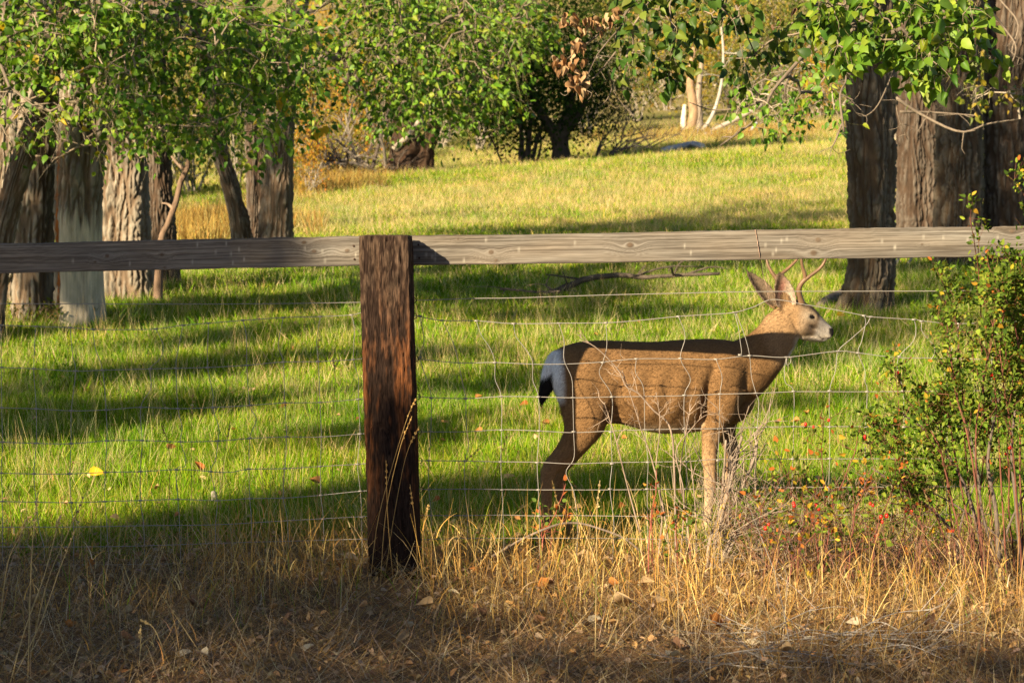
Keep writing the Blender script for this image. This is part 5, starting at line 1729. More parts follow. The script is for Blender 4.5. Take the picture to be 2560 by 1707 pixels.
# ------------------------------------------------------------------ grass
def tuft(n, rad, h, w, cols, p, strawfrac, lean=.35, bend=.9, strawh=1.3):
    m_ = MB()
    a = rng.uniform(0, 2 * PI, n); r = rad * np.sqrt(rng.uniform(0, 1, n))
    B_ = np.stack([r * np.cos(a), r * np.sin(a), np.full(n, -.01)], 1)
    st = rng.uniform(0, 1, n) < strawfrac
    L_ = h * rng.uniform(.45, 1.25, n) * np.where(st, strawh * rng.uniform(.6, 1.3, n), 1)
    col = pick(cols, n, p, .2)
    col[st] = pick([(.56, .47, .22), (.48, .40, .17), (.62, .54, .30)], int(st.sum()), None, .12)
    tip = np.where(st[:, None], col, col * np.array([1.25, 1.15, 1.0]))
    blades(m_, B_, L_, rng.uniform(0, 2 * PI, n), np.abs(rng.normal(0, lean, n)) * np.where(st, .6, 1), rng.normal(bend * .5, bend * .5, n) * np.where(st, .35, 1),
           w * rng.uniform(.6, 1.3, n) * np.where(st, .55, 1), col, 3, tipcol=tip)
    me = m_.mesh("tuft", M_GRASS)
    return bpy.data.objects.new("tuft", me)


def scatter(name, label, cat, P, sc, protos, kind="stuff"):
    """one object of points; geometry nodes put a tuft on each"""
    n = len(P)
    me = bpy.data.meshes.new(name)
    me.vertices.add(n)
    me.vertices.foreach_set("co", P.astype(np.float32).ravel())
    a = me.attributes.new("scl", 'FLOAT_VECTOR', 'POINT'); a.data.foreach_set("vector", sc.astype(np.float32).ravel())
    rot = np.stack([rng.normal(0, .22, n), rng.normal(0, .22, n), rng.uniform(0, 6.283, n)], 1)
    a = me.attributes.new("rot", 'FLOAT_VECTOR', 'POINT'); a.data.foreach_set("vector", rot.astype(np.float32).ravel())
    a = me.attributes.new("pick", 'INT', 'POINT'); a.data.foreach_set("value", rng.integers(0, len(protos), n).astype(np.int32))
    o_ = bpy.data.objects.new(name, me); COL.objects.link(o_)
    ng = bpy.data.node_groups.new(name + "_scatter", 'GeometryNodeTree')
    ng.interface.new_socket("Geometry", in_out='INPUT', socket_type='NodeSocketGeometry')
    ng.interface.new_socket("Geometry", in_out='OUTPUT', socket_type='NodeSocketGeometry')
    N = ng.nodes; Lk = ng.links
    gi, go = N.new('NodeGroupInput'), N.new('NodeGroupOutput')
    jn = N.new('GeometryNodeJoinGeometry')
    for p_ in reversed(protos):
        oi = N.new('GeometryNodeObjectInfo'); oi.inputs['Object'].default_value = p_
        gt = N.new('GeometryNodeGeometryToInstance')
        Lk.new(oi.outputs['Geometry'], gt.inputs[0]); Lk.new(gt.outputs[0], jn.inputs[0])
    ip = N.new('GeometryNodeInstanceOnPoints')
    ip.inputs['Pick Instance'].default_value = True
    mp_ = N.new('GeometryNodeMeshToPoints')
    Lk.new(gi.outputs[0], mp_.inputs['Mesh'])
    Lk.new(mp_.outputs[0], ip.inputs['Points'])
    Lk.new(jn.outputs[0], ip.inputs['Instance'])
    for nm, ty, sock in (("pick", 'INT', 'Instance Index'), ("rot", 'FLOAT_VECTOR', 'Rotation'), ("scl", 'FLOAT_VECTOR', 'Scale')):
        na = N.new('GeometryNodeInputNamedAttribute'); na.data_type = ty; na.inputs['Name'].default_value = nm
        Lk.new(na.outputs['Attribute'], ip.inputs[sock])
    Lk.new(ip.outputs[0], go.inputs[0])
    md_ = o_.modifiers.new("scatter", 'NODES'); md_.node_group = ng
    return tag(o_, label, cat, kind=kind)


def field(n, Y0, Y1, margin=1.18, power=1.0):
    """random ground points inside the view wedge"""
    Y = Y0 + (Y1 - Y0) * rng.uniform(0, 1, n) ** power
    X = (rng.uniform(-1, 1, n)) * (.2572 * Y * margin + .3)
    return X, Y


GG = [(.115, .245, .012), (.16, .30, .016), (.07, .175, .010), (.23, .35, .024), (.36, .38, .06)]
near_p = [tuft(44, .085, .085, .0046, GG, [.27, .3, .15, .2, .08], f_, .5, 1.4, 1.0) for f_ in (.03, .06, .12, .05)]
mid_p = [tuft(42, .16, .095, .0078, GG, [.25, .3, .12, .23, .1], f_, .45, 1.3, 1.2) for f_ in (.05, .09, .15)]
far_p = [tuft(34, .32, .13, .016, GG, [.16, .26, .06, .3, .22], f_, .4, 1.1, 1.3) for f_ in (.08, .16, .28)]
dry_p = [tuft(30, .30, .15, .010, GG, [.1, .2, .05, .35, .3], f_, .35, .8, 1.3) for f_ in (.45, .6, .75)]
ndry_p = [tuft(12, .07, .20, .0030, GG, [.1, .2, .1, .3, .3], f_, .25, .5, 1.2) for f_ in (.85, .95)]

Xs, Ys, Ss, pools = [], [], [], []
n = 24000
X, Y = field(n, 9.0, 15.5, power=.85)
keep = rng.uniform(0, 1, n) < smooth(9.0, 10.4, Y + .5 * pn(X * 1.4, Y * 1.4, 3.0))
X, Y = X[keep], Y[keep]
s = rng.uniform(.7, 1.3, len(X)) * (1 + .8 * fbm(X * 1.1, Y * 1.1, 6, 3)) * np.interp(Y, [9, 10.5, 15], [.75, .95, 1.1])
scatter("meadow_grass_near", "short lush green grass right behind the fence", "grass", np.stack([X, Y, ground(X, Y)], 1), np.stack([s, s, s * rng.uniform(.8, 1.3, len(s))], 1), near_p)
n = 26000
X, Y = field(n, 15.0, 31)
s = rng.uniform(.7, 1.3, n) * (1 + .8 * fbm(X * .8, Y * .8, 6, 3)) * np.interp(Y, [15, 31], [.9, 1.4])
scatter("meadow_grass", "green grass under the cottonwoods", "grass", np.stack([X, Y, ground(X, Y)], 1), np.stack([s, s, s * rng.uniform(.8, 1.3, n)], 1), mid_p)
n = 50000
X, Y = field(n, 30, 112)
strw = fbm(X * .12, Y * .12, 2.2) + .12
og = at(470, 540, 42)
drymask = .95 * smooth(-.05, .4, strw + .25 * rng.normal(0, 1, n) * .6) + blob(X, Y, at(1000, 520, 50)[0], 50, 5.5, 9) * .7 + blob(X, Y, og[0], 42, 2, 5) * .8 + .8 * smooth(84, 96, Y)
isdry = rng.uniform(0, 1, n) < np.clip(drymask * smooth(30, 44, Y), 0, .93)
s = rng.uniform(.7, 1.3, n) * np.interp(Y, [30, 70, 112], [.75, 1.1, 1.6])
Z = ground(X, Y)
PP = np.stack([X, Y, Z], 1); SS = np.stack([s, s, s * rng.uniform(.7, 1.2, n)], 1)
scatter("meadow_grass_far", "green grass of the field beyond the trees", "grass", PP[~isdry], SS[~isdry], far_p)
scatter("straw_grass_far", "straw coloured dry grass patches of the far field", "grass", PP[isdry], SS[isdry], dry_p)
coarse_p = [tuft(16, .06, .19, .0052, GG, [.2, .3, .1, .25, .15], f_, .5, 1.1, 1.1) for f_ in (.1, .25, .4)]
n = 5200
X, Y = field(n, 9.5, 26, power=1.1)
k_ = rng.uniform(0, 1, n) < np.clip(.25 + 1.6 * pn(X * .9, Y * .9, 21.0), 0, 1)
X, Y = X[k_], Y[k_]; s = rng.uniform(.6, 1.25, len(X))
scatter("coarse_grass", "taller coarse grass tussocks dotting the green meadow", "grass", np.stack([X, Y, ground(X, Y)], 1), np.stack([s, s, s], 1), coarse_p)
# scattered straw stalks standing in the green grass
n = 6800
X, Y = field(n, 9.6, 30, power=1.15)
k_ = rng.uniform(0, 1, n) < .35 + .9 * np.clip(pn(X * .8, Y * .8, 11.0) + .15, 0, 1)
X, Y = X[k_], Y[k_]; s = rng.uniform(.5, 1.2, len(X)) * np.interp(Y, [9, 12, 30], [.8, 1, 1.6])
scatter("straw_stalks_in_grass", "thin straw stalks standing among the green grass", "grass", np.stack([X, Y, ground(X, Y)], 1), np.stack([s, s, s], 1), ndry_p)
m = MB(); n = 420
X, Y = field(n, 9.7, 22, power=1.4)
leaves(m, np.stack([X, Y, ground(X, Y) + rng.uniform(.03, .09, n)], 1), np.stack([rng.normal(0, 1, n), rng.normal(0, 1, n), rng.normal(0, .4, n)], 1), np.stack([rng.normal(0, .5, n), rng.normal(-.5, .5, n), np.ones(n)], 1),
       rng.uniform(.025, .055, n), pick([(.50, .33, .16), (.52, .24, .07), (.34, .2, .1), (.58, .44, .2)], n), curl=rng.uniform(-1, 1, n))
tag(m.build("scattered_leaf_bits", M_DRYLEAF), "small dead leaf scraps strewn through the green grass", "leaf litter", kind="stuff")
# rusty orange grass behind the left trunks
og_p = []
for _ in range(2):
    m_ = MB(); nb_ = 26
    a = rng.uniform(0, 6.283, nb_); r = .3 * np.sqrt(rng.uniform(0, 1, nb_))
    blades(m_, np.stack([r * np.cos(a), r * np.sin(a), 0 * a], 1), .42 * rng.uniform(.5, 1.2, nb_), a, np.abs(rng.normal(0, .25, nb_)), rng.normal(.3, .3, nb_), np.full(nb_, .02),
           pick([(.36, .23, .06), (.40, .28, .08), (.30, .18, .05), (.38, .32, .11)], nb_))
    og_p.append(bpy.data.objects.new("tuft", m_.mesh("tuft", M_STRAW)))
n = 700
X = rng.normal(at(480, 520, 42)[0], .9, n); Y = rng.normal(42, 3.5, n)
kk_ = (Y > 36) & (Y < 64); X, Y = X[kk_], Y[kk_]
X2 = rng.normal(at(800, 450, 64)[0], .9, 260); Y2 = rng.normal(66, 2.5, 260)
X3 = rng.normal(at(1850, 350, 98)[0], 3.0, 500); Y3 = rng.normal(99, 2.5, 500)
X, Y = np.concatenate([X, X2, X3]), np.concatenate([Y, Y2, Y3]); s = rng.uniform(.7, 1.3, len(X))
scatter("rusty_grass", "rusty orange dry grass behind the left trunks", "grass", np.stack([X, Y, ground(X, Y)], 1), np.stack([s, s, s], 1), og_p)

# ------------------------------------------------------------------ dry verge in front of the fence
STRAW = [(.44, .29, .115), (.36, .21, .075), (.52, .38, .17), (.28, .165, .065), (.42, .235, .07)]
GREYS = [(.48, .36, .22), (.38, .27, .16), (.56, .45, .30), (.30, .20, .11)]
m = MB()
n = 36000       # flattened straw
Y = rng.uniform(6.2, 10.0, n); X = rng.uniform(-1, 1, n) * (.2572 * Y * 1.15 + .2)
kp = rng.uniform(0, 1, n) < smooth(10.2, 8.9, Y + .4 * pn(X * 1.5, Y * 1.5, 3)) * .9 + .04
X, Y = X[kp], Y[kp]; n = len(X)
B_ = np.stack([X, Y, ground(X, Y) + rng.uniform(.002, .05, n)], 1)
warm = (rng.uniform(0, 1, n) < .5 + .3 * smooth(6.8, 8, Y))[:, None]
blades(m, B_, rng.uniform(.06, .28, n), rng.uniform(0, 6.283, n), rng.uniform(.95, 1.6, n), rng.normal(.1, .4, n), rng.uniform(.0014, .0032, n),
       np.where(warm, pick(STRAW, n), pick(GREYS, n)), 3)
tag(m.build("straw_thatch", M_STRAW), "matted dead straw covering the verge", "dry grass", kind="stuff")

# curled dead leaves and scraps
m = MB()
n = 6500
Y = rng.uniform(6.2, 9.6, n); X = rng.uniform(-1, 1, n) * (.2572 * Y * 1.15 + .2)
P = np.stack([X, Y, ground(X, Y) + rng.uniform(.006, .05, n)], 1)
D = np.stack([rng.normal(0, 1, n), rng.normal(0, 1, n), rng.normal(0, .35, n)], 1)
N_ = np.stack([rng.normal(0, .5, n), rng.normal(0, .5, n), np.ones(n)], 1)
leaves(m, P, D, N_, rng.uniform(.012, .04, n), pick([(.42, .29, .17), (.48, .33, .19), (.30, .175, .09), (.54, .30, .12), (.38, .28, .2)], n), curl=rng.uniform(-1.0, 1.0, n))
tag(m.build("leaf_litter", M_DRYLEAF), "crumbled grey brown leaf litter of the verge", "leaf litter", kind="stuff")

# upright dry stalks with curling blades
m = MB()
def verge_stalks(n, x0, x1, Y0, Y1, h0, h1, cols, wd=.0030, curl=.0, dens=None):
    px_ = rng.uniform(x0, x1, n); Y_ = rng.uniform(Y0, Y1, n)
    ok_ = ~((px_ > 900) & (px_ < 1052) & (Y_ < 8.62))
    px_, Y_ = px_[ok_], Y_[ok_]; n = len(px_)
    X_ = (px_ - 1280) / F * Y_
    B2 = np.stack([X_, Y_, ground(X_, Y_) - .01], 1)
    L2_ = h0 + (h1 - h0) * rng.uniform(0, 1, n) ** 1.7
    az = rng.uniform(0, 6.283, n)
    blades(m, B2, L2_, az, np.abs(rng.normal(0, .27, n)), rng.normal(.2, .45, n) + curl * rng.uniform(0, 1, n), wd * rng.uniform(.7, 1.3, n), pick(cols, n), 5)
    # curled side blades
    k = n // 2
    f_ = rng.uniform(.2, .8, k)
    B3 = B2[:k] + np.stack([rng.normal(0, .012, k), rng.normal(0, .012, k), L2_[:k] * f_], 1)
    blades(m, B3, rng.uniform(.06, .16, k), rng.uniform(0, 6.283, k), rng.uniform(.1, .6, k), rng.uniform(1.0, 2.8, k), wd * 1.5 * np.ones(k), pick(cols, k), 6)


W_ = [(.56, .33, .085), (.64, .42, .14), (.46, .26, .07), (.68, .50, .22)]
verge_stalks(620, 1000, 1850, 8.2, 9.3, .14, .48, W_)
verge_stalks(300, 1000, 1850, 7.4, 8.3, .08, .26, W_)
verge_stalks(520, 500, 1000, 8.0, 9.6, .15, .42, W_, curl=.7)
verge_stalks(420, -60, 600, 7.4, 9.6, .12, .34, W_ + GREYS, curl=.3)
verge_stalks(750, -60, 2620, 6.3, 7.8, .06, .30, STRAW + GREYS, wd=.0024)
verge_stalks(330, 1700, 2620, 7.2, 8.8, .08, .30, W_ + STRAW)
verge_stalks(260, 1880, 2640, 7.4, 8.9, .18, .50, W_ + STRAW)
verge_stalks(110, 1900, 2620, 6.5, 7.3, .12, .36, STRAW)
verge_stalks(120, -60, 2620, 9.4, 11.5, .12, .30, W_)
tag(m.build("dry_verge_grass", M_STRAW), "golden dry grass standing along the foot of the fence", "dry grass", kind="stuff")
m = MB()
verge_n = 260
X = rng.uniform(-1, 1, verge_n) * 2.2; Y = rng.uniform(7.4, 9.4, verge_n)
blades(m, np.stack([X, Y, ground(X, Y)], 1), rng.uniform(.08, .25, verge_n), rng.uniform(0, 6.28, verge_n), np.abs(rng.normal(0, .3, verge_n)), rng.normal(.4, .4, verge_n), np.full(verge_n, .0032), pick(GG, verge_n), 4)
tag(m.build("verge_green_blades", M_GRASS), "few green blades growing through the dry verge", "grass", kind="stuff")


# tall seeded stalks that stand out: clumps as things, stalks as parts
def stalk_clump(label, rows, Y, col, r=.0017, head=True):
    b0 = gpx(rows[0][0][0], rows[0][0][1]) if rows[0][0][1] < 1690 else at(rows[0][0][0], rows[0][0][1], Y)
    t_ = thing("grass_clump", label, "dry grass", (b0[0], Y, float(ground(b0[0], Y))), "tall dry grass clumps on the verge")
    for row in rows:
        Yk_ = Y + rng.uniform(-.12, .12)
        pts = [at(x, y, Yk_) for x, y in row]
        pts[0] = np.array([pts[0][0], Yk_, ground(pts[0][0], Yk_) - .01]) if row[0][1] < 1700 or Y > 6.6 else pts[0]
        P_ = spline(pts, 20)
        m_ = MB()
        c_ = np.array(col) * rng.uniform(.85, 1.12)
        tube(m_, P_, np.linspace(r, r * .55, 20), 4, c_)
        if head:
            k = 26
            s_ = rng.uniform(.78, 1, k); ii = np.minimum((s_ * 19).astype(int), 18)
            hp_ = P_[ii] + rng.normal(0, .0015, (k, 3))
            td = unit(P_[-1] - P_[-5])
            leaves(m_, hp_, td + rng.normal(0, .25, (k, 3)), rng.normal(0, 1, (k, 3)), rng.uniform(.008, .014, k), c_ * 1.05, (QUAD_V, QUAD_T))
        m_.build("stalk", M_STRAW, t_)


G1 = (.56, .42, .2)
stalk_clump("pale tall grass stalks rising at the lower left corner", [
    [(20, 1740), (60, 1580), (110, 1440), (140, 1330), (150, 1290)], [(70, 1740), (85, 1600), (120, 1450), (175, 1320), (215, 1230)], [(70, 1740), (75, 1500), (82, 1350), (95, 1230)],
    [(-20, 1500), (15, 1430), (50, 1340), (65, 1300)], [(195, 1740), (170, 1640), (140, 1545)], [(30, 1740), (100, 1560), (150, 1420), (190, 1320)]], 6.7, G1, .0022)
stalk_clump("bent pale stalks leaning apart at the bottom left of centre", [
    [(440, 1740), (415, 1640), (385, 1570), (352, 1550)], [(342, 1740), (350, 1640), (352, 1560)], [(530, 1740), (480, 1600), (400, 1480)]], 6.8, G1, .002)
stalk_clump("golden seed-headed stalks leaning across the front of the post", [
    [(925, 1440), (945, 1300), (985, 1150), (1020, 1040), (1040, 995)], [(950, 1440), (965, 1280), (1000, 1120), (1030, 1040)], [(960, 1440), (985, 1290), (1015, 1140), (1048, 1065)],
    [(985, 1440), (970, 1300), (965, 1150)], [(1045, 1440), (1040, 1330), (1025, 1210)], [(1060, 1440), (1058, 1330), (1072, 1260)]], 8.45, (.56, .36, .13), .0018)
stalk_clump("long golden stalks fanning out at the lower right", [
    [(2390, 1660), (2400, 1540), (2380, 1430), (2370, 1350)], [(2400, 1660), (2380, 1560), (2340, 1450), (2310, 1390)], [(2455, 1680), (2465, 1570), (2490, 1470), (2510, 1390)],
    [(2410, 1660), (2405, 1500), (2385, 1375)], [(2500, 1680), (2505, 1560), (2500, 1450)]], 7.2, (.58, .40, .15), .0022)
stalk_clump("single tall seeded stalk standing before the deer's belly", [[(1488, 1700), (1489, 1560), (1492, 1400), (1492, 1280), (1500, 1200)]], 6.95, G1, .0022)
stalk_clump("grey bent grass stalks below the deer's forelegs", [
    [(1885, 1690), (1860, 1600), (1820, 1500), (1790, 1465)], [(1950, 1690), (1935, 1590), (1910, 1510), (1895, 1490)], [(1700, 1560), (1690, 1420), (1660, 1330)]], 7.0, (.48, .38, .22), .002)
stalk_clump("thin tall stalks in the grass left of the post", [
    [(790, 1230), (795, 1100), (792, 950), (798, 835)], [(835, 1240), (830, 1100), (838, 950), (832, 895)], [(700, 1240), (712, 1120), (720, 1050), (700, 950)],
    [(480, 1250), (478, 1120), (482, 980)], [(415, 1250), (425, 1150), (405, 1060)], [(540, 1250), (560, 1150), (575, 1060)]], 9.5, (.52, .36, .14), .0017)
stalk_clump("thin tall stalks in the grass between post and deer", [
    [(1140, 1350), (1150, 1200), (1130, 1070), (1105, 1050)], [(1195, 1370), (1205, 1280), (1240, 1180), (1270, 1080)], [(1120, 1360), (1125, 1250), (1150, 1170), (1200, 1120)],
    [(1310, 1380), (1305, 1280), (1290, 1190)], [(1390, 1400), (1400, 1300), (1380, 1200)]], 9.2, (.56, .38, .14), .0017)

# fallen leaves that can be told apart
FL = [("tan", (.50, .34, .18)), ("orange", (.50, .20, .05)), ("brown", (.26, .14, .08)), ("pale", (.60, .50, .34))]
flab = {"tan": "curled tan cottonwood leaf lying on the straw verge", "orange": "orange brown fallen leaf lying on the verge", "brown": "dark brown curled fallen leaf lying on the verge", "pale": "pale dry fallen leaf lying on the verge"}
fspots = [(330, 1575), (440, 1665), (480, 1555), (420, 1445), (230, 1445), (120, 1440), (90, 1560), (500, 1690), (590, 1665), (700, 1590), (850, 1470), (860, 1440), (1010, 1640), (1015, 1600),
          (1205, 1590), (1160, 1620), (1195, 1475), (1225, 1500), (1300, 1440), (1310, 1445), (1385, 1505), (1395, 1560), (1380, 1510), (1470, 1420), (1480, 1425), (1470, 1570), (1350, 1610), (1340, 1600),
          (1520, 1500), (1560, 1420), (1540, 1560), (1670, 1690), (1680, 1670), (1590, 1665), (1780, 1605), (1750, 1475), (1700, 1450), (1900, 1640), (1980, 1500), (2350, 1550), (2250, 1420), (2240, 1415),
          (1980, 1680), (2150, 1600), (2330, 1600), (2450, 1640), (2090, 1520), (1640, 1560), (1600, 1500), (750, 1660), (640, 1500), (300, 1640), (180, 1620), (930, 1560), (1080, 1560), (1120, 1530)]
for i, (x, y) in enumerate(fspots):
    nm, c_ = FL[(i * 7 + i // 3) % 4]
    p = gpx(x, y); p[2] = ground(p[0], p[1]) + .06
    me = leaf_object_mesh(c_, "dry", (.7, -.8, 1.1, .4)[i % 4], M_DRYLEAF)
    o = place_leaf(p, np.array([rng.normal(0, 1), rng.normal(0, 1), rng.normal(.1, .2)]), np.array([rng.normal(0, .5), rng.normal(-.3, .4), 1]), rng.uniform(.05, .085), me, None, "fallen_leaf")
    tag(o, flab[nm], "leaf", nm + " fallen leaves on the verge")
gspots = [(1205, 1110), (1265, 1150), (1290, 1165), (1370, 1093), (1340, 1120), (1320, 1040), (1190, 1030), (1020, 1145), (720, 1045), (420, 1160), (515, 1228), (505, 1215), (800, 1255), (1445, 1100),
          (1555, 1130), (2000, 1085), (2215, 1060), (1950, 1090), (940, 1250), (620, 1000), (1560, 1310), (2020, 1070), (1260, 1222), (1100, 1290)]
for i, (x, y) in enumerate(gspots):
    p = gpx(x, y); p[2] = ground(p[0], p[1]) + .085
    me = leaf_object_mesh(((.55, .24, .07), (.58, .40, .2), (.50, .16, .04))[i % 3], "dry", (.7, -.8, .4)[i % 3], M_DRYLEAF)
    o = place_leaf(p, np.array([rng.normal(0, 1), rng.normal(0, .6), rng.normal(.1, .2)]), np.array([rng.normal(0, .4), -.8, 1]), rng.uniform(.05, .08), me, None, "fallen_leaf")
    tag(o, "orange brown fallen leaf caught in the green meadow grass", "leaf", "fallen leaves in the green grass")
for (x, y, s_, lab) in [(242, 1240, .09, "bright yellow fallen leaf in the grass at lower left, behind the wires"), (2100, 815, .10, "small yellow leaf patch in shaded grass right of the deer's nose")]:
    p = gpx(x, y); p[2] = ground(p[0], p[1]) + .12
    o = place_leaf(p + np.array([-.04, 0, 0]), np.array([1, .1, .0]), np.array([.1, -1, .7]), s_, leaf_object_mesh((.72, .44, .02), "dry", .3, M_DRYLEAF), None, "fallen_leaf")
    tag(o, lab, "leaf")
for i, (x, y) in enumerate([(697, 250), (707, 240), (718, 268), (800, 320), (812, 315), (790, 330)]):
    p = at(x, y, 20.8 if x < 750 else 25)
    t4 = TREES["T4"][0] if x < 750 else TREES["T9"][0]
    o = place_leaf(p, np.array([rng.normal(0, .3), 0, -1]), np.array([.2, -1, .4]), .13, leaf_object_mesh((.62, .40, .015), "yel", .2, M_LEAF), t4, "yellow_leaf")
    o["label"] = "bright yellow leaf"

# ------------------------------------------------------------------ wild rose thicket at the right
def canes(rows, Yb, r0, col, n_side, side_len, depth, parent, tips, jit=.05):
    for row in rows:
        mbs = MB()
        Yk_ = Yb + rng.uniform(-.18, .18)
        pts = [at(x, y, Yk_ + .04 * i * rng.normal(0, 1)) for i, (x, y) in enumerate(row)]
        pts[0] = np.array([pts[0][0], Yk_, ground(pts[0][0], Yk_) - .02])
        P_ = spline(pts, 22)
        P_ += jit * .25 * np.stack([pn(np.arange(22) * .35, k * 5 + row[0][0], 1) for k in range(3)], 1)
        tube(mbs, P_, np.linspace(r0, r0 * .35, 22), 5, np.asarray(col) * rng.uniform(.8, 1.2), vary=.3)
        for _ in range(n_side):
            i = rng.integers(6, 21)
            grow(mbs, P_[i], unit(P_[min(i + 1, 21)] - P_[i - 1]), side_len * (1.1 - .4 * i / 21) * rng.uniform(.5, 1.2), r0 * .4, depth, col, tips)
        tips.append((P_[-4], P_[-1])); tips.append((P_[-8], P_[-4]))
        mbs.build("stem", M_TWIG, parent)


def grow(mbs, p, d, L_, r, depth, col, tips):
    nd = unit(d * .7 + rng.normal(0, .6, 3) + np.array([0, 0, .25]))
    e = p + nd * L_
    P_ = spline([p, (p + e) / 2 + rng.normal(0, .06, 3) * L_, e], 6)
    tube(mbs, P_, np.linspace(r, r * .5, 6), 4, np.asarray(col) * rng.uniform(.75, 1.25), caps=False)
    if depth > 0:
        for _ in range(2):
            grow(mbs, P_[rng.integers(2, 5)], nd, L_ * .65, r * .6, depth - 1, col, tips)
    tips.append((P_[2], e))


def bush_leaves(tips, per, size, cols, p=None):
    Pl, Dl, Nl, Sl = [], [], [], []
    for a_, b_ in tips:
        k = max(1, int(per * rng.uniform(.4, 1.6)))
        s_ = rng.uniform(0, 1, (k, 1))
        d_ = unit(b_ - a_)
        sdv = rng.normal(0, 1, (k, 3)) * .8 + d_ * .5
        Pl.append(a_ * (1 - s_) + b_ * s_ + unit(sdv) * rng.uniform(.0, .028, (k, 1))); Dl.append(sdv)
        Nl.append(rng.normal(0, .7, (k, 3)) + np.array([-.3, -.4, .7])); Sl.append(size * rng.uniform(.6, 1.3, k))
    P_ = np.concatenate(Pl)
    return [P_, np.concatenate(Dl), np.concatenate(Nl), np.concatenate(Sl), pick(cols, len(P_), p, .2)]


RG = [(.09, .15, .02), (.14, .21, .025), (.06, .10, .018), (.22, .26, .035), (.40, .28, .03), (.42, .13, .03)]
RP = [.3, .29, .18, .16, .05, .02]
bb = at(2440, 1440, 8.4)
rose = thing("rose_bush", "tall wild rose bush with red hips at the right edge", "bush", (bb[0], 8.4, float(ground(bb[0], 8.4))))
tips = []
canes([[(2440, 1440), (2420, 1200), (2400, 900), (2385, 780), (2350, 690)], [(2500, 1440), (2470, 1200), (2455, 900), (2447, 690), (2425, 545)], [(2560, 1440), (2550, 1100), (2556, 800), (2565, 560), (2568, 490)],
       [(2470, 1440), (2430, 1150), (2390, 980), (2370, 850), (2335, 765)], [(2520, 1440), (2500, 1150), (2490, 950), (2510, 790), (2530, 690)], [(2590, 1440), (2580, 1100), (2545, 850), (2510, 740), (2480, 690)],
       [(2430, 1440), (2380, 1250), (2340, 1100), (2270, 1000), (2240, 930)], [(2400, 1440), (2330, 1260), (2250, 1150), (2190, 1070), (2180, 1050)], [(2450, 1440), (2400, 1200), (2370, 1050), (2330, 960)],
       [(2540, 1440), (2520, 1200), (2530, 1000), (2560, 850)], [(2600, 1440), (2590, 1200), (2600, 930), (2600, 730)], [(2480, 1440), (2450, 1280), (2470, 1080), (2530, 900)],
       [(2350, 1440), (2300, 1300), (2260, 1210), (2230, 1120)], [(2620, 1440), (2600, 1150), (2570, 1000), (2555, 900)], [(2460, 1440), (2440, 1100), (2480, 840), (2500, 720)],
       [(2560, 1440), (2530, 1100), (2500, 880), (2520, 760)], [(2400, 1440), (2370, 1230), (2360, 1100), (2300, 1020)], [(2640, 1440), (2600, 1000), (2590, 760), (2560, 690)], [(2580, 1440), (2570, 1000), (2550, 760)]],
      8.42, .0045, (.16, .062, .040), 18, .17, 1, rose, tips)
for (row, r) in [([(2470, 1450), (2440, 1300), (2395, 1180), (2330, 1090), (2250, 1030)], .010), ([(2500, 1450), (2490, 1280), (2470, 1150), (2500, 980)], .012), ([(2560, 1450), (2540, 1250), (2530, 1100), (2560, 900)], .012),
                 ([(2430, 1450), (2380, 1330), (2300, 1250), (2180, 1170)], .009), ([(2520, 1450), (2460, 1300), (2440, 1150), (2400, 1000)], .008), ([(2590, 1450), (2570, 1250), (2590, 1050)], .010), ([(2480, 1450), (2520, 1320), (2580, 1200)], .008),
                 ([(2540, 1450), (2500, 1350), (2400, 1270), (2330, 1230)], .007), ([(2390, 1450), (2400, 1320), (2440, 1200)], .007)]:
    pts = [at(x, y, 8.5) for x, y in row]; pts[0][2] = ground(pts[0][0], 8.5) - .02
    ms1b = MB()
    tube(ms1b, spline(pts, 22), np.linspace(r, r * .4, 22), 7, (.13, .10, .08), vary=.4)
    ms1b.build("old_stem", M_TWIG, rose)
L = bush_leaves(tips, 9.5, .024, RG, RP)
hang_leaves(rose, L, 300, M_LEAF2, (OVAL_V, OVAL_T))
# hips
hm = MB()
u_, v_ = np.meshgrid(np.linspace(0, PI, 7), np.linspace(0, 2 * PI, 9))
V = np.stack([np.sin(u_) * np.cos(v_), np.sin(u_) * np.sin(v_), np.cos(u_) * 1.2], -1).reshape(-1, 3)
ii = np.arange(63).reshape(9, 7)
hm.add(V, np.stack([ii[:-1, :-1], ii[:-1, 1:], ii[1:, 1:], ii[1:, :-1]], -1).reshape(-1, 4))
HIP = hm.mesh("rose_hip", M_HIP)


def hips(parent, tips, n):
    for i in rng.choice(len(tips), n, replace=False):
        for _ in range(rng.integers(1, 4)):
            o_ = bpy.data.objects.new("rose_hip", HIP); COL.objects.link(o_); o_.parent = parent
            p_ = tips[i][1] + rng.normal(0, .012, 3) - np.array(parent["_b"])
            o_.location = p_; s_ = rng.uniform(.0055, .0085); o_.scale = (s_, s_, s_)


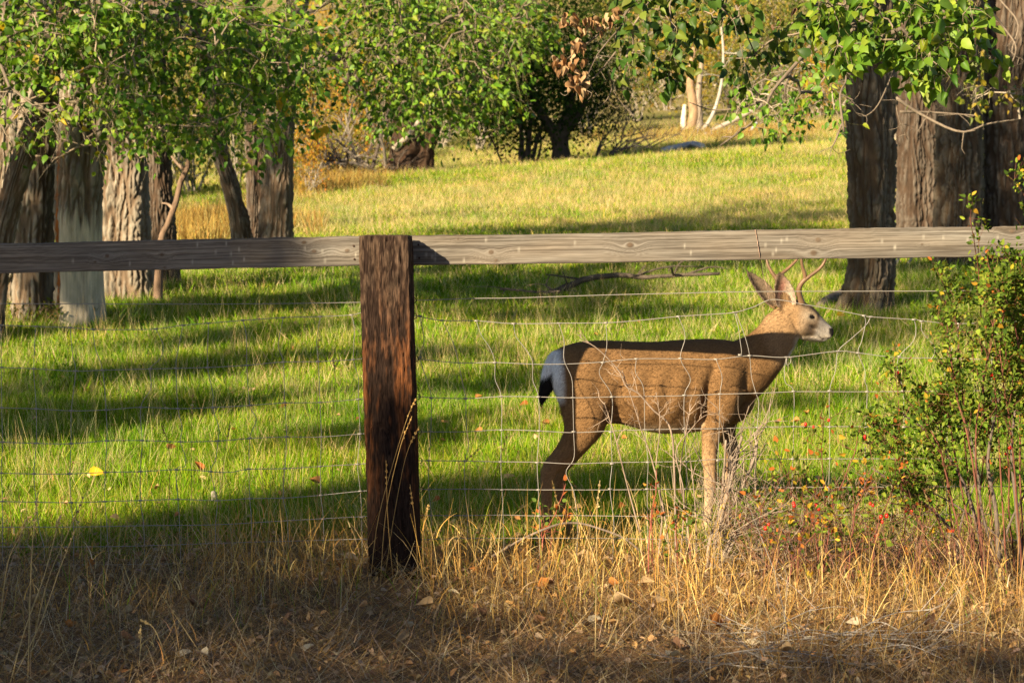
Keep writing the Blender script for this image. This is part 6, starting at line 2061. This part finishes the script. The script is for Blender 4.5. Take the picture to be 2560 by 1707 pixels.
hips(rose, tips, 13)
bb = at(2080, 1430, 8.45)
low = thing("rose_bush", "low sparse rose thicket with hips between deer and tall bush", "bush", (bb[0], 8.45, float(ground(bb[0], 8.45))))
tips = []
canes([[(2060, 1450), (2065, 1300), (2055, 1150), (2060, 1040)], [(2050, 1450), (2080, 1280), (2130, 1150), (2150, 1070)], [(2055, 1450), (2030, 1300), (1960, 1220), (1930, 1190)], [(2120, 1450), (2130, 1330), (2160, 1220), (2200, 1160)],
       [(2180, 1450), (2190, 1330), (2230, 1230), (2240, 1150)], [(1990, 1450), (2000, 1350), (2020, 1250), (2010, 1180)], [(2230, 1450), (2260, 1330), (2280, 1250)], [(1900, 1480), (1915, 1400), (1900, 1300), (1910, 1250)],
       [(2290, 1450), (2300, 1330), (2260, 1200), (2245, 1000), (2235, 870)], [(2150, 1450), (2100, 1340), (2080, 1260)], [(1960, 1500), (1985, 1400), (2040, 1330)], [(2080, 1470), (2140, 1370), (2190, 1320)], [(2010, 1460), (1975, 1380), (1960, 1330)]],
      8.35, .0038, (.17, .062, .042), 9, .20, 1, low, tips)
L = bush_leaves(tips, 3.0, .026, RG, [.22, .22, .12, .14, .16, .14])
hang_leaves(low, L, 200, M_LEAF2, (OVAL_V, OVAL_T))
hips(low, tips, 12)
# reddish seedlings before the hind legs and belly
for lab, rows, yb in [("small red-stemmed rose shoots before the deer's hind hooves", [[(1345, 1410), (1360, 1340), (1390, 1280), (1415, 1210)], [(1350, 1400), (1355, 1330), (1350, 1260)], [(1365, 1400), (1385, 1330), (1420, 1290)]], 8.9),
                      ("red-leaved shoots standing below the deer's belly", [[(1620, 1410), (1625, 1320), (1640, 1220), (1640, 1170)], [(1640, 1500), (1632, 1400), (1630, 1290), (1635, 1240)], [(1700, 1420), (1690, 1330), (1700, 1280)], [(1730, 1420), (1725, 1350), (1735, 1290)]], 8.6)]:
    b0 = at(*rows[0][0], yb)
    tt = thing("rose_shoot", lab, "plant", (b0[0], yb, float(ground(b0[0], yb))))
    tips = []
    canes(rows, yb, .0032, (.30, .09, .06), 5, .08, 0, tt, tips)
    L = bush_leaves(tips, 3.5, .024, [(.34, .10, .03), (.40, .2, .04), (.10, .16, .03), (.12, .18, .03)])
    hang_leaves(tt, L, 60, M_LEAF2, (OVAL_V, OVAL_T))

# grey dead shrub before the forelegs, and the long bare cane crossing the deer's flank
bb = at(1775, 1420, 8.7)
dead = thing("dead_shrub", "tangled grey dead shrub in front of the deer's forelegs", "dead shrub", (bb[0], 8.7, float(ground(bb[0], 8.7))))
m = MB()
tips = []
for (row, r) in [([(1770, 1425), (1790, 1350), (1815, 1250), (1840, 1150), (1855, 1090)], .012), ([(1760, 1425), (1800, 1330), (1850, 1230), (1890, 1130), (1885, 1080)], .010), ([(1785, 1420), (1850, 1330), (1910, 1290), (1990, 1270)], .009),
                 ([(1790, 1420), (1830, 1340), (1880, 1310)], .012), ([(1765, 1430), (1775, 1350), (1800, 1280), (1810, 1180), (1815, 1100)], .010)]:
    pts = [at(x, y, 8.72 + rng.uniform(-.08, .08)) for x, y in row]; pts[0][2] = ground(pts[0][0], 8.7) - .02
    P = spline(pts, 20)
    m = MB()
    tube(m, P, np.linspace(r, r * .4, 20), 7, (.27, .21, .16), vary=.5)
    for _ in range(16):
        i = rng.integers(4, 19)
        brush(m, P[i], [unit(P[i] - P[i - 1]) * .7 + rng.normal(0, .6, 3)], rng.uniform(.12, .3), .0032, 1, (.26, .2, .15))
    m.build("stem", M_TWIG, dead)
m = MB()
for _ in range(150):
    s0 = np.array([at(1760 + 560 * rng.uniform(0, 1) ** 1.6, 1400, 8.75)[0], 8.7 + rng.uniform(-.3, .2), rng.uniform(.02, .28)])
    brush(m, s0, [rng.normal(0, 1, 3) * [1, .5, .6] + np.array([.2, 0, .5])], rng.uniform(.12, .32), .0020, 1, (.28, .215, .155))
tag(m.build("twigs", M_TWIG, dead), kind="stuff")
m = MB()
bb = at(1690, 1420, 8.75)
cane = thing("bare_canes", "bare grey canes arching across the deer's flank and belly", "dead canes", (bb[0], 8.75, float(ground(bb[0], 8.75))))
for (row, r) in [([(1690, 1420), (1688, 1260), (1684, 1130), (1680, 1090), (1668, 1055), (1632, 1024), (1596, 983), (1566, 967), (1550, 932), (1520, 896), (1482, 863), (1448, 850)], .0055),
                 ([(1680, 1420), (1660, 1280), (1630, 1150), (1605, 1080), (1590, 1030), (1555, 925)], .0045), ([(1600, 1330), (1570, 1220), (1540, 1100), (1525, 1050), (1510, 1005)], .004),
                 ([(1725, 1420), (1718, 1300), (1700, 1190), (1715, 1080), (1728, 1010)], .0045), ([(1645, 1400), (1655, 1280), (1640, 1180), (1650, 1060), (1640, 980)], .0038),
                 ([(1740, 1420), (1740, 1300), (1730, 1180), (1722, 1120)], .004), ([(1700, 1420), (1710, 1240), (1690, 1130), (1730, 1070), (1760, 1040), (1800, 1030)], .0034)]:
    P = spline([at(x, y, 8.8 + rng.uniform(-.03, .03)) for x, y in row], 30)
    P[0, 2] = ground(P[0, 0], P[0, 1]) - .02 if row[0][1] > 1390 else P[0, 2]
    m = MB()
    tube(m, P, np.linspace(r, r * .35, 30), 6, (.27, .20, .15), vary=.4)
    for _ in range(7):
        i = rng.integers(9, 29)
        brush(m, P[i], [unit(P[i] - P[i - 1]) + rng.normal(0, .6, 3)], rng.uniform(.04, .11), .0016, 1, (.36, .27, .2))
    m.build("cane", M_TWIG, cane)
m = MB()
P = spline([at(x, y, 8.75) for x, y in [(1230, 1390), (1310, 1345), (1390, 1312), (1440, 1307), (1490, 1318), (1560, 1345), (1610, 1385)]], 30)
tube(m, P, np.linspace(.006, .0045, 30), 6, (.2, .155, .12), vary=.5)
tag(m.build("arched_branch", M_TWIG, None, base=P[0]), "thin dark branch arching over the grass before the hind hooves", "branch")
P0 = gpx(1235, 1395)
m = MB()
for _ in range(40):
    s0 = np.array([at(rng.uniform(1750, 2300), 1640, 7)[0], 7.0 + rng.uniform(-.2, .4), rng.uniform(.02, .06)])
    brush(m, s0, [rng.normal(0, 1, 3) * [1, .6, .12]], rng.uniform(.2, .45), .0026, 1, (.34, .30, .26))
tag(m.build("grey_twig_litter", M_TWIG), "loose grey twigs lying at the bottom right of the verge", "twigs", kind="stuff")
m = MB()
for _ in range(110):
    s0 = np.array([at(rng.uniform(1880, 2560), 1420, 8.5)[0], 8.5 + rng.uniform(-.35, .25), rng.uniform(.0, .12)])
    brush(m, s0, [rng.normal(0, .5, 3) * [1, .6, .4] + np.array([0, 0, .9])], rng.uniform(.15, .36), .0024, 1, (.17, .085, .055))
tag(m.build("brown_brush", M_TWIG), "dry reddish brown brush under the rose bushes", "brush", kind="stuff")
# ivy-like weeds at the foot of the left trunks
m = MB(); tips = []
bb = gpx(70, 815)
wd = thing("weed_patch", "low green weeds round the foot of the left trunks", "plant", (bb[0], bb[1], float(ground(bb[0], bb[1]))))
for _ in range(40):
    p = gpx(rng.uniform(0, 230), rng.uniform(800, 830))
    grow(m, np.array([p[0], p[1], float(ground(p[0], p[1]))]), np.array([0, 0, 1.0]), .25, .004, 1, (.3, .2, .12), tips)
m.build("stem", M_TWIG, wd)
L = bush_leaves(tips, 4, .05, [(.10, .15, .03), (.2, .2, .04), (.34, .22, .05)])
hang_leaves(wd, L, 0, M_LEAF2, (OVAL_V, OVAL_T))

for o in bpy.data.objects:
    if "_b" in o: del o["_b"]
